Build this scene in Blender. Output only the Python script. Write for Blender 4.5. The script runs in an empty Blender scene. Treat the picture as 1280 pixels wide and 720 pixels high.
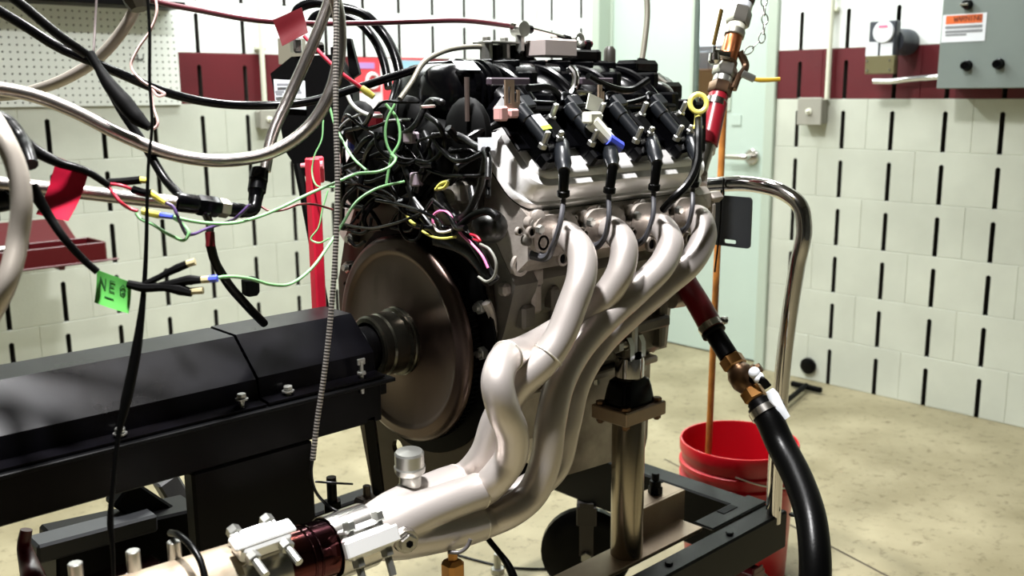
import bpy, bmesh, math, random
from mathutils import Vector, Matrix, geometry

# ------------------------------------------------------------------ camera
F_PX = 1223.6
CAM = Vector((-1.0649, -3.8297, 1.2482))
YAW, PITCH, ROLL = 0.7565, -0.1954, -0.0076
FWD = Vector((math.sin(YAW)*math.cos(PITCH), math.cos(YAW)*math.cos(PITCH), math.sin(PITCH)))
_r = Vector((math.cos(YAW), -math.sin(YAW), 0)); _u = _r.cross(FWD)
RGT = _r*math.cos(ROLL) + _u*math.sin(ROLL)
UPV = -_r*math.sin(ROLL) + _u*math.cos(ROLL)
sc = bpy.context.scene
col = sc.collection
cd = bpy.data.cameras.new('camera'); cam = bpy.data.objects.new('camera', cd); col.objects.link(cam)
cam.matrix_world = Matrix(((RGT.x, UPV.x, -FWD.x, CAM.x), (RGT.y, UPV.y, -FWD.y, CAM.y),
                           (RGT.z, UPV.z, -FWD.z, CAM.z), (0, 0, 0, 1)))
cd.sensor_width = 36; cd.lens = F_PX/1280*36; cd.clip_start = 0.05
cd.dof.use_dof = True; cd.dof.focus_distance = 1.55; cd.dof.aperture_fstop = 5.6
sc.camera = cam

# ------------------------------------------------------------------ world, lamps, exposure
wd = bpy.data.worlds.new('world'); sc.world = wd; wd.use_nodes = True
wd.node_tree.nodes['Background'].inputs[0].default_value = (0.05, 0.055, 0.05, 1)
wd.node_tree.nodes['Background'].inputs[1].default_value = 0.3
def ceiling_lamp(name, loc, sx, sy, power, color, spread=180):
    l = bpy.data.lights.new(name, 'AREA'); l.shape = 'RECTANGLE'; l.size = sx; l.size_y = sy
    l.energy = power; l.color = color; l.spread = math.radians(spread)
    o = bpy.data.objects.new(name, l); o.location = loc; col.objects.link(o)
    return o
COOL = (0.965, 1.0, 0.975)
NEUT = (1.0, 0.99, 0.985)
ceiling_lamp('lamp_over_engine', (0.6, -2.1, 2.9), 0.3, 0.2, 58, NEUT, 140)
ceiling_lamp('lamp_over_dyno', (-0.6, -2.85, 2.9), 0.12, 0.18, 78, NEUT, 115)
ceiling_lamp('lamp_back_wall', (0.9, -0.5, 2.9), 2.6, 0.2, 105, COOL)
ceiling_lamp('lamp_right_wall', (2.25, -1.6, 2.9), 0.2, 1.2, 36, COOL)
sc.view_settings.view_transform = 'Standard'
sc.view_settings.look = 'None'
sc.view_settings.exposure = 0.1
sc.view_settings.gamma = 1.0
sc.view_settings.use_curve_mapping = False

# ------------------------------------------------------------------ placing helpers
def ray(x, y): return FWD + RGT*((x-640)/F_PX) - UPV*((y-360)/F_PX)
def PD(x, y, d): return CAM + ray(x, y)*d
def _pl(x, y, a, v):
    r = ray(x, y); return CAM + r*((v-CAM[a])/r[a])
def PX(x, y, v): return _pl(x, y, 0, v)
def PY(x, y, v): return _pl(x, y, 1, v)
def PZ(x, y, v): return _pl(x, y, 2, v)

# ------------------------------------------------------------------ materials
def lin(c):
    c = c/255.0
    return c/12.92 if c <= 0.04045 else ((c+0.055)/1.055)**2.4
def rgb(r, g, b): return (lin(r), lin(g), lin(b), 1)
MATS = {}
def mat(name, c, rough=0.5, metal=0.0, vary=0.0, vscale=8.0, c2=None, bump=0.0, bscale=60.0, spec=0.5, rnd=0.0, coat=0.0, rvar=0.0):
    if name in MATS: return MATS[name]
    m = bpy.data.materials.new(name); m.use_nodes = True; nt = m.node_tree; N = nt.nodes; L = nt.links
    b = N['Principled BSDF']
    b.inputs['Base Color'].default_value = rgb(*c); b.inputs['Roughness'].default_value = rough
    b.inputs['Metallic'].default_value = metal; b.inputs['Specular IOR Level'].default_value = spec
    b.inputs['Coat Weight'].default_value = coat
    tc = N.new('ShaderNodeTexCoord')
    geo = N.new('ShaderNodeNewGeometry')
    if vary or c2 or rvar:
        nz = N.new('ShaderNodeTexNoise'); nz.inputs['Scale'].default_value = vscale; nz.inputs['Detail'].default_value = 5
        L.new(geo.outputs['Position'], nz.inputs['Vector'])
        rp = N.new('ShaderNodeValToRGB'); rp.color_ramp.elements[0].position = 0.35; rp.color_ramp.elements[1].position = 0.68
        k = 1-vary
        cc = rgb(*(c2 if c2 else (c[0]*k, c[1]*k, c[2]*k)))
        rp.color_ramp.elements[0].color = cc; rp.color_ramp.elements[1].color = rgb(*c)
        L.new(nz.outputs['Fac'], rp.inputs['Fac'])
        out = rp.outputs['Color']
        if vary or c2: L.new(out, b.inputs['Base Color'])
        if rvar:
            mr = N.new('ShaderNodeMapRange'); mr.inputs['To Min'].default_value = max(0.02, rough-rvar); mr.inputs['To Max'].default_value = min(1, rough+rvar)
            L.new(nz.outputs['Fac'], mr.inputs['Value']); L.new(mr.outputs['Result'], b.inputs['Roughness'])
    if rnd:
        oi = N.new('ShaderNodeObjectInfo'); hs = N.new('ShaderNodeHueSaturation')
        mr = N.new('ShaderNodeMapRange'); mr.inputs['To Min'].default_value = 1-rnd; mr.inputs['To Max'].default_value = 1.0
        L.new(oi.outputs['Random'], mr.inputs['Value']); L.new(mr.outputs['Result'], hs.inputs['Value'])
        src = b.inputs['Base Color'].links[0].from_socket if b.inputs['Base Color'].links else None
        if src: L.new(src, hs.inputs['Color'])
        else: hs.inputs['Color'].default_value = rgb(*c)
        L.new(hs.outputs['Color'], b.inputs['Base Color'])
    if bump:
        nb = N.new('ShaderNodeTexNoise'); nb.inputs['Scale'].default_value = bscale; nb.inputs['Detail'].default_value = 4
        L.new(geo.outputs['Position'], nb.inputs['Vector'])
        bp = N.new('ShaderNodeBump'); bp.inputs['Strength'].default_value = bump; bp.inputs['Distance'].default_value = 0.002
        L.new(nb.outputs['Fac'], bp.inputs['Height']); L.new(bp.outputs['Normal'], b.inputs['Normal'])
    MATS[name] = m
    return m
def braid(name, c, dark, per_m=420, around=14, rough=0.3, metal=0.9):
    m = bpy.data.materials.new(name); m.use_nodes = True; nt = m.node_tree; N = nt.nodes; L = nt.links
    b = N['Principled BSDF']; b.inputs['Roughness'].default_value = rough; b.inputs['Metallic'].default_value = metal
    uv = N.new('ShaderNodeUVMap'); mp = N.new('ShaderNodeMapping')
    mp.inputs['Scale'].default_value = (per_m, around, 1); mp.inputs['Rotation'].default_value = (0, 0, 0)
    L.new(uv.outputs['UV'], mp.inputs['Vector'])
    ck = N.new('ShaderNodeTexChecker'); ck.inputs['Scale'].default_value = 1.0
    ck.inputs['Color1'].default_value = rgb(*c); ck.inputs['Color2'].default_value = rgb(*dark)
    L.new(mp.outputs['Vector'], ck.inputs['Vector'])
    L.new(ck.outputs['Color'], b.inputs['Base Color'])
    bp = N.new('ShaderNodeBump'); bp.inputs['Strength'].default_value = 0.25; bp.inputs['Distance'].default_value = 0.001
    L.new(ck.outputs['Fac'], bp.inputs['Height']); L.new(bp.outputs['Normal'], b.inputs['Normal'])
    MATS[name] = m; return m

WALLW = mat('white_painted_block', (238, 242, 240), 0.5, vary=0.03, vscale=5, bump=0.25, bscale=140, rnd=0.03)
WALL = mat('painted_block', (196, 200, 187), 0.55, vary=0.05, vscale=5, bump=0.25, bscale=140, rnd=0.05)
MAROON = mat('maroon_paint', (92, 13, 25), 0.45, vary=0.1, vscale=6, bump=0.2, bscale=140, rnd=0.05)
PLASTER = mat('wall_paint', (205, 212, 198), 0.7)
DARKWALL = mat('fill_cutting_dark_wall', (62, 62, 58), 0.9)  # unseen walls coloured dark to cut fill light from the camera side
CONCR = mat('shade_darkened_raw_block', (62, 58, 52), 0.95)  # raw block, darkened to paint deep shade into the slots and cavity
CEIL = mat('ceiling_paint', (96, 96, 92), 0.9)
DOORM = mat('door_paint', (184, 200, 190), 0.45, vary=0.03, vscale=2)
FRAMEM = mat('door_frame_paint', (172, 184, 170), 0.45)
FLOOR = mat('concrete_floor', (150, 142, 114), 0.55, c2=(120, 112, 85), vscale=3.2, bump=0.3, bscale=30, rvar=0.12)
_n = FLOOR.node_tree; _b = _n.nodes['Principled BSDF']; _src = _b.inputs['Base Color'].links[0].from_socket
_g = _n.nodes.new('ShaderNodeNewGeometry'); _v = _n.nodes.new('ShaderNodeTexNoise'); _v.inputs['Scale'].default_value = 26; _v.inputs['Detail'].default_value = 8; _v.inputs['Roughness'].default_value = 0.7
_r2 = _n.nodes.new('ShaderNodeValToRGB'); _r2.color_ramp.elements[0].position = 0.30; _r2.color_ramp.elements[0].color = (0.45, 0.42, 0.36, 1); _r2.color_ramp.elements[1].position = 0.46; _r2.color_ramp.elements[1].color = (1, 1, 1, 1)
_mx = _n.nodes.new('ShaderNodeMix'); _mx.data_type = 'RGBA'; _mx.blend_type = 'MULTIPLY'; _mx.inputs[0].default_value = 1.0
_n.links.new(_g.outputs['Position'], _v.inputs['Vector']); _n.links.new(_v.outputs['Fac'], _r2.inputs['Fac']); _n.links.new(_src, _mx.inputs[6]); _n.links.new(_r2.outputs['Color'], _mx.inputs[7]); _n.links.new(_mx.outputs[2], _b.inputs['Base Color'])
JOINT = mat('floor_joint', (70, 62, 50), 0.9)
BLACK = mat('black_paint', (3, 3, 4), 0.4, c2=(5, 4, 4), vscale=14, rvar=0.1, spec=0.1)
GUARD = mat('guard_black', (7, 7, 12), 0.3, c2=(3, 2, 2), vscale=7, rvar=0.12, spec=0.11)
FRAMEBLK = mat('frame_black', (5, 5, 6), 0.42, spec=0.13)
RUBBER = mat('black_rubber', (4, 4, 4), 0.3, bump=0.1, bscale=200, spec=0.13)
PLASTIC = mat('black_plastic', (3, 3, 4), 0.22, spec=0.16)
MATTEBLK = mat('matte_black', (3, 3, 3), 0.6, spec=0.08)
COILP = mat('coil_grey_black', (20, 22, 25), 0.3, spec=0.3)
STEELD = mat('dark_plate_steel', (82, 74, 66), 0.42, 0.75, c2=(60, 53, 46), vscale=6, rvar=0.08)
FLYM = mat('turned_flywheel_steel', (88, 74, 68), 0.3, 0.85, c2=(76, 63, 57), vscale=4)
HUBM = mat('hub_steel', (92, 90, 80), 0.24, 0.95)
ALU = mat('cast_aluminium', (190, 182, 174), 0.42, 0.5, c2=(150, 141, 133), vscale=18, bump=0.25, bscale=180)
ALUD = mat('dull_aluminium', (128, 124, 116), 0.5, 0.6, c2=(100, 96, 90), vscale=14, bump=0.25, bscale=160)
COVER = mat('valve_cover_aluminium', (234, 232, 230), 0.3, 0.3, bump=0.15, bscale=220)
HEADER = mat('silver_ceramic_coat', (194, 186, 181), 0.36, 0.6, bump=0.05, bscale=300)
WELD = mat('weld_bead', (206, 200, 190), 0.4, 0.7, bump=0.6, bscale=260)
CHROME = mat('chrome', (212, 208, 206), 0.1, 1.0)
STAIN = mat('stainless', (200, 196, 190), 0.22, 1.0)
ZINC = mat('zinc_hardware', (178, 178, 172), 0.32, 0.9)
NICKEL = mat('nickel_post', (150, 140, 124), 0.26, 0.95)
RAWST = mat('raw_steel', (172, 152, 132), 0.42, 0.6, c2=(150, 130, 112), vscale=10)
BRASS = mat('brass', (178, 128, 74), 0.3, 0.9)
BRONZE = mat('bronze_fitting', (126, 96, 70), 0.35, 0.9, c2=(92, 72, 58), vscale=20)
COPPER = mat('copper', (184, 112, 72), 0.28, 0.95)
PIPEHOT = mat('heat_tinted_steel', (100, 50, 38), 0.13, 1.0, c2=(58, 38, 50), vscale=9)
BRIGHTZ = mat('bright_zinc_plate', (232, 232, 230), 0.3, 0.45)
LIGHTAL = mat('light_machined_block', (190, 178, 174), 0.4, 0.4)
PIPEOLD = mat('weathered_pipe', (176, 168, 148), 0.5, 0.45, c2=(126, 104, 84), vscale=10, bump=0.3, bscale=60)
REDSIL = mat('red_silicone', (128, 22, 34), 0.3)
REDPL = mat('red_plastic', (184, 10, 28), 0.32)
REDTAPE = mat('red_tape', (192, 16, 54), 0.42, c2=(160, 10, 42), vscale=20)
REDTAPED = mat('dark_red_tape', (74, 6, 14), 0.36)
REDPAINT = mat('red_paint', (78, 7, 15), 0.34)
REDPOST = mat('red_post_paint', (186, 26, 50), 0.4)
MAROONCAB = mat('maroon_cable', (74, 26, 34), 0.35)
GREENT = mat('green_tape', (100, 186, 88), 0.45, c2=(84, 166, 76), vscale=16)
GREENW = mat('green_wire', (122, 176, 118), 0.4)
REDW = mat('red_wire', (168, 26, 48), 0.4)
PINKW = mat('pink_wire', (226, 120, 168), 0.4)
YELW = mat('yellow_wire', (206, 200, 96), 0.4)
WHTW = mat('white_wire', (214, 206, 204), 0.4)
BRNW = mat('dark_red_wire', (96, 36, 36), 0.4)
YELC = mat('yellow_connector', (206, 194, 84), 0.35)
BLUEC = mat('blue_connector', (70, 84, 200), 0.35)
YELP = mat('yellow_plastic', (232, 220, 110), 0.35)
WHITE = mat('white_label', (226, 230, 236), 0.5)
OFFWHT = mat('off_white_plastic', (222, 222, 206), 0.4)
INK = mat('dark_ink', (40, 42, 48), 0.6)
GREENINK = mat('green_ink', (18, 70, 26), 0.6)
GREYINK = mat('grey_ink', (130, 132, 136), 0.6)
ORANGE = mat('orange_band', (222, 104, 44), 0.5)
PANELG = mat('grey_enclosure', (122, 132, 128), 0.42, vary=0.04, vscale=3)
BOXG = mat('grey_box', (150, 148, 138), 0.45)
OLIVE = mat('olive_plate', (104, 98, 66), 0.45)
DKGREY = mat('dark_grey_plastic', (58, 62, 70), 0.45)
SIGNBLK = mat('charcoal_sheet', (36, 38, 40), 0.35)
WOOD = mat('varnished_wood', (186, 122, 52), 0.4, c2=(150, 92, 40), vscale=30)
TANB = mat('tan_board', (206, 150, 108), 0.6)
GREYC = mat('grey_cabinet', (120, 124, 130), 0.5)
PEG = mat('pegboard_white', (228, 233, 226), 0.45, vary=0.03, vscale=4)
PURPLE = mat('lavender_print', (170, 130, 190), 0.6)
POSTR = mat('red_print', (216, 62, 72), 0.55)
POSTB = mat('blue_print', (150, 190, 214), 0.55)
POSTW = mat('white_print', (228, 220, 224), 0.55)
GLASS = mat('window_glass', (235, 240, 240), 0.03)
GLASS.node_tree.nodes['Principled BSDF'].inputs['Transmission Weight'].default_value = 1.0
GLASS.node_tree.nodes['Principled BSDF'].inputs['IOR'].default_value = 1.1
BRAID = braid('braided_stainless', (196, 190, 186), (150, 140, 134), 900, 26, 0.27, 1.0)
BRAIDG = braid('braided_grey_hose', (186, 180, 168), (160, 148, 140), 900, 26, 0.38, 0.55)
CORR = braid('corrugated_loom', (16, 16, 18), (2, 2, 2), 300, 0, 0.35, 0.0)
FLEX = braid('flex_conduit', (216, 208, 200), (56, 50, 48), 480, 0, 0.3, 0.8)
BRAIDSM = braid('grey_braided_tube', (150, 146, 132), (116, 112, 100), 500, 8, 0.4, 0.4)

# ------------------------------------------------------------------ mesh builder
def basis(d, hint=None):
    d = Vector(d).normalized()
    h = Vector(hint) if hint is not None else (Vector((0, 0, 1)) if abs(d.z) < 0.9 else Vector((1, 0, 0)))
    x = h - d*h.dot(d); x.normalize()
    return x, d.cross(x), d
def spline(pts, rad, k=6):
    P = [Vector(p) for p in pts]; n = len(P)
    R = rad if isinstance(rad, (list, tuple)) else [rad]*n
    if n < 3: return P, list(R)
    o = []; q = []
    for i in range(n-1):
        p0 = P[i-1] if i else P[0]*2-P[1]; p1 = P[i]; p2 = P[i+1]; p3 = P[i+2] if i+2 < n else P[-1]*2-P[-2]
        # centripetal-like tangents
        d1 = max((p2-p1).length, 1e-6); d0 = max((p1-p0).length, 1e-6); d2 = max((p3-p2).length, 1e-6)
        m1 = ((p1-p0)/d0*d1 + (p2-p1)/d1*d0)/(d0+d1)*d1
        m2 = ((p2-p1)/d1*d2 + (p3-p2)/d2*d1)/(d1+d2)*d1
        for j in range(k):
            t = j/k; t2 = t*t; t3 = t2*t
            o.append(p1*(2*t3-3*t2+1) + m1*(t3-2*t2+t) + p2*(-2*t3+3*t2) + m2*(t3-t2))
            q.append(R[i]*(1-t)+R[i+1]*t)
    o.append(P[-1]); q.append(R[-1])
    return o, q
class MB:
    def __init__(s, M=None): s.v = []; s.f = []; s.uv = {}; s.M = M
    def add(s, vs, fs, uvs=None):
        o = len(s.v)
        for p in vs:
            p = Vector(p); s.v.append(s.M @ p if s.M else p)
        for i, f in enumerate(fs):
            if uvs: s.uv[len(s.f)] = uvs[i]
            s.f.append([a+o for a in f])
        return s
    def box(s, c, d, b=0.0, R=None):
        c = Vector(c); h = Vector(d)/2; vs = []; fs = []
        T = (lambda p: c + (R @ Vector(p) if R else Vector(p)))
        if b <= 0:
            for sx in (-1, 1):
                for sy in (-1, 1):
                    for sz in (-1, 1): vs.append(T((sx*h.x, sy*h.y, sz*h.z)))
            fs = [(0, 1, 3, 2), (4, 6, 7, 5), (0, 4, 5, 1), (2, 3, 7, 6), (0, 2, 6, 4), (1, 5, 7, 3)]
            return s.add(vs, fs)
        b = min(b, h.x*0.95, h.y*0.95, h.z*0.95); idx = {}
        for sx in (-1, 1):
            for sy in (-1, 1):
                for sz in (-1, 1):
                    for a in range(3):
                        q = [sx*(h.x-b), sy*(h.y-b), sz*(h.z-b)]; q[a] = (sx, sy, sz)[a]*h[a]
                        idx[(sx, sy, sz, a)] = len(vs); vs.append(T(q))
        S = (-1, 1)
        for a in range(3):
            o1, o2 = [(1, 2), (0, 2), (0, 1)][a]
            for sg in S:
                f = []
                for (p, q) in ((-1, -1), (1, -1), (1, 1), (-1, 1)):
                    k = [0, 0, 0]; k[a] = sg; k[o1] = p; k[o2] = q; f.append(idx[(k[0], k[1], k[2], a)])
                fs.append(f)
            for p in S:
                for q in S:
                    k1 = [0, 0, 0]; k1[o1] = p; k1[o2] = q; k2 = list(k1); k1[a] = -1; k2[a] = 1
                    fs.append([idx[(*k1, o1)], idx[(*k2, o1)], idx[(*k2, o2)], idx[(*k1, o2)]])
        for sx in S:
            for sy in S:
                for sz in S: fs.append([idx[(sx, sy, sz, a)] for a in range(3)])
        return s.add(vs, fs)
    def tube(s, pts, r, n=10, k=6, caps=True, flat=1.0, hint=None):
        P, R = spline(pts, r, k); L = [0.0]
        for i in range(1, len(P)): L.append(L[-1]+(P[i]-P[i-1]).length)
        x = None; vs = []; fs = []; uvs = []
        for i, p in enumerate(P):
            t = (P[min(i+1, len(P)-1)]-P[max(i-1, 0)])
            if t.length < 1e-9: t = Vector((0, 0, 1))
            t.normalize()
            if x is None: x, y, _ = basis(t, hint)
            else:
                x = x - t*x.dot(t); x.normalize(); y = t.cross(x)
            for j in range(n):
                a = 2*math.pi*j/n; vs.append(p + x*(math.cos(a)*R[i]) + y*(math.sin(a)*R[i]*flat))
        for i in range(len(P)-1):
            for j in range(n):
                j2 = (j+1) % n
                fs.append((i*n+j, i*n+j2, (i+1)*n+j2, (i+1)*n+j))
                uvs.append(((L[i], j/n), (L[i], (j+1)/n), (L[i+1], (j+1)/n), (L[i+1], j/n)))
        if caps:
            fs.append(tuple(range(n-1, -1, -1))); uvs.append([(0, 0)]*n)
            o = (len(P)-1)*n; fs.append(tuple(range(o, o+n))); uvs.append([(0, 0)]*n)
        return s.add(vs, fs, uvs)
    def lathe(s, o, d, prof, n=24, hint=None, a0=0.0):
        o = Vector(o); x, y, z = basis(d, hint); vs = []; fs = []
        for (h, r) in prof:
            for j in range(n):
                a = a0+2*math.pi*j/n; vs.append(o + z*h + x*(math.cos(a)*r) + y*(math.sin(a)*r))
        m = len(prof)
        for i in range(m-1):
            for j in range(n):
                j2 = (j+1) % n; fs.append((i*n+j, i*n+j2, (i+1)*n+j2, (i+1)*n+j))
        if prof[0][1] > 1e-6: fs.append(tuple(range(n-1, -1, -1)))
        if prof[-1][1] > 1e-6: fs.append(tuple(range((m-1)*n, m*n)))
        return s.add(vs, fs)
    def cyl(s, p0, p1, r, r1=None, n=16, b=0.0):
        p0 = Vector(p0); p1 = Vector(p1); h = (p1-p0).length; r1 = r if r1 is None else r1
        pr = [(0, r), (h, r1)] if b <= 0 else [(0, r-b), (b, r), (h-b, r1), (h, r1-b)]
        return s.lathe(p0, p1-p0, pr, n)
    def hexa(s, p0, p1, r, b=0.0012, a0=0.0): 
        p0 = Vector(p0); p1 = Vector(p1); h = (p1-p0).length
        return s.lathe(p0, p1-p0, [(0, r-b), (b, r), (h-b, r), (h, r-b)], 6, a0=a0)
    def prism(s, poly, o, ex, ey, ez, d, holes=()):
        o = Vector(o); ex = Vector(ex); ey = Vector(ey); ez = Vector(ez)
        loops = [list(poly)]+[list(h) for h in holes]
        flat = [p for l in loops for p in l]; n = len(flat)
        vs = [o+ex*p[0]+ey*p[1] for p in flat]+[o+ex*p[0]+ey*p[1]+ez*d for p in flat]
        fs = []
        if holes:
            tr = geometry.tessellate_polygon([[Vector((p[0], p[1], 0)) for p in l] for l in loops])
            for t in tr: fs.append(tuple(t)); fs.append(tuple(a+n for a in reversed(t)))
        else:
            fs.append(tuple(range(n))); fs.append(tuple(range(2*n-1, n-1, -1)))
        o2 = 0
        for l in loops:
            m = len(l)
            for i in range(m):
                j = (i+1) % m; fs.append((o2+i, o2+j, o2+j+n, o2+i+n))
            o2 += m
        return s.add(vs, fs)
    def ball(s, c, r, n=14, m=9, sc3=(1, 1, 1), R=None):
        c = Vector(c); vs = []; fs = []
        for i in range(1, m):
            th = math.pi*i/m
            for j in range(n):
                a = 2*math.pi*j/n; p = Vector((math.sin(th)*math.cos(a)*r*sc3[0], math.sin(th)*math.sin(a)*r*sc3[1], math.cos(th)*r*sc3[2]))
                vs.append(c+(R @ p if R else p))
        for q in ((0, 0, r*sc3[2]), (0, 0, -r*sc3[2])): vs.append(c+(R @ Vector(q) if R else Vector(q)))
        t, bt = len(vs)-2, len(vs)-1
        for i in range(m-2):
            for j in range(n):
                j2 = (j+1) % n; fs.append((i*n+j, i*n+j2, (i+1)*n+j2, (i+1)*n+j))
        for j in range(n):
            fs.append((t, j, (j+1) % n)); o = (m-2)*n; fs.append((bt, o+(j+1) % n, o+j))
        return s.add(vs, fs)
    def torus(s, c, ax, R, r, n=20, m=8, sx=1.0, hint=None):
        c = Vector(c); x, y, z = basis(ax, hint); vs = []; fs = []
        for i in range(n):
            a = 2*math.pi*i/n; d = x*math.cos(a)*sx+y*math.sin(a)
            dn = (x*math.cos(a)+y*math.sin(a)*sx).normalized()
            for j in range(m):
                b = 2*math.pi*j/m; vs.append(c+d*R+dn*(math.cos(b)*r)+z*(math.sin(b)*r))
        for i in range(n):
            for j in range(m):
                i2 = (i+1) % n; j2 = (j+1) % m; fs.append((i*m+j, i2*m+j, i2*m+j2, i*m+j2))
        return s.add(vs, fs)
    def loft(s, rings, caps=True):
        n = len(rings[0]); vs = [p for r in rings for p in r]; fs = []
        for i in range(len(rings)-1):
            for j in range(n):
                j2 = (j+1) % n; fs.append((i*n+j, i*n+j2, (i+1)*n+j2, (i+1)*n+j))
        if caps: fs.append(tuple(range(n-1, -1, -1))); fs.append(tuple(range((len(rings)-1)*n, len(rings)*n)))
        return s.add(vs, fs)
    def build(s, name, m, parent=None, label=None, cat=None, group=None, kind=None, angle=35, flat=False):
        me = bpy.data.meshes.new(name)
        ctr = Vector((0, 0, 0))
        if parent is not None: ctr = parent['_o'] if '_o' in parent else Vector((0, 0, 0))
        else:
            lo = Vector([min(p[i] for p in s.v) for i in range(3)]); hi = Vector([max(p[i] for p in s.v) for i in range(3)])
            ctr = Vector(((lo.x+hi.x)/2, (lo.y+hi.y)/2, lo.z))
        ctr = Vector(ctr)
        bm = bmesh.new(); ul = bm.loops.layers.uv.new('UVMap'); bv = [bm.verts.new(p-ctr) for p in s.v]
        for i, f in enumerate(s.f):
            try: bf = bm.faces.new([bv[a] for a in f])
            except ValueError: continue
            if i in s.uv:
                for lp, q in zip(bf.loops, s.uv[i]): lp[ul].uv = q
        bmesh.ops.recalc_face_normals(bm, faces=bm.faces)
        bm.to_mesh(me); bm.free()
        if not flat:
            me.polygons.foreach_set('use_smooth', [True]*len(me.polygons)); me.set_sharp_from_angle(angle=math.radians(angle))
        me.materials.append(m)
        o = bpy.data.objects.new(name, me); col.objects.link(o)
        if parent is not None: o.parent = parent
        else: o.location = ctr
        o['_o'] = list(ctr)
        if label: o['label'] = label
        if cat: o['category'] = cat
        if group: o['group'] = group
        if kind: o['kind'] = kind
        return o
def thing(name, loc, label, cat, group=None, kind=None):
    o = bpy.data.objects.new(name, None); o.empty_display_size = 0.05; col.objects.link(o); o.location = loc; o['_o'] = list(loc)
    if label: o['label'] = label
    if cat: o['category'] = cat
    if group: o['group'] = group
    if kind: o['kind'] = kind
    return o
def circ(cx, cy, r, n=16): return [(cx+r*math.cos(2*math.pi*i/n), cy+r*math.sin(2*math.pi*i/n)) for i in range(n)]
X, Y, Z = Vector((1, 0, 0)), Vector((0, 1, 0)), Vector((0, 0, 1))
def rrect(w, h, r, n=4, cx=0, cy=0):
    o = []
    for (sx, sy, a0) in ((1, 1, 0), (-1, 1, 90), (-1, -1, 180), (1, -1, 270)):
        for i in range(n+1):
            a = math.radians(a0+90*i/n); o.append((cx+sx*(w/2-r)+r*math.cos(a), cy+sy*(h/2-r)+r*math.sin(a)))
    return o
GL = {'N': [((0, 0), (0, 1)), ((0, 1), (.7, 0)), ((.7, 0), (.7, 1))], 'E': [((.6, 1), (0, 1)), ((0, 1), (0, 0)), ((0, 0), (.6, 0)), ((0, .5), (.5, .5))],
      'G': [((.65, .85), (.35, 1)), ((.35, 1), (0, .6)), ((0, .6), (.1, .1)), ((.1, .1), (.5, 0)), ((.5, 0), (.65, .4)), ((.65, .4), (.3, .4))],
      '-': [((0, .5), (.8, .5))], 'W': [((0, 1), (.2, 0)), ((.2, 0), (.4, .7)), ((.4, .7), (.6, 0)), ((.6, 0), (.8, 1))],
      'A': [((0, 0), (.35, 1)), ((.35, 1), (.7, 0)), ((.15, .4), (.55, .4))], 'R': [((0, 0), (0, 1)), ((0, 1), (.55, .9)), ((.55, .9), (.55, .6)), ((.55, .6), (0, .5)), ((.2, .5), (.6, 0))],
      'I': [((.3, 0), (.3, 1))]}
def ribbon(mb, pts, w, nz, th=0.00025):
    """flat ink stroke through pts, lying on a surface with normal nz"""
    for a, b_ in zip(pts[:-1], pts[1:]):
        d = (b_-a)
        if d.length < 1e-7: continue
        s_ = nz.cross(d.normalized())*(w/2); e = d.normalized()*(w*.3)
        mb.add([a-s_-e, b_-s_+e, b_+s_+e, a+s_-e, a-s_-e+nz*th, b_-s_+e+nz*th, b_+s_+e+nz*th, a+s_-e+nz*th], [(0, 1, 2, 3), (4, 5, 6, 7), (0, 1, 5, 4), (1, 2, 6, 5), (2, 3, 7, 6), (3, 0, 4, 7)])
def write(mb, text, o, ex, ey, h, w=0.12, gap=0.95):
    """strokes of lettering lying just proud of the surface; ex, ey unit vectors"""
    nz = ex.cross(ey)
    for i, ch in enumerate(text):
        for (a, b) in GL.get(ch, []):
            p = o+ex*((i*gap+a[0])*h)+ey*(a[1]*h); q = o+ex*((i*gap+b[0])*h)+ey*(b[1]*h)
            ribbon(mb, [p, q], w*h, nz)
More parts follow.
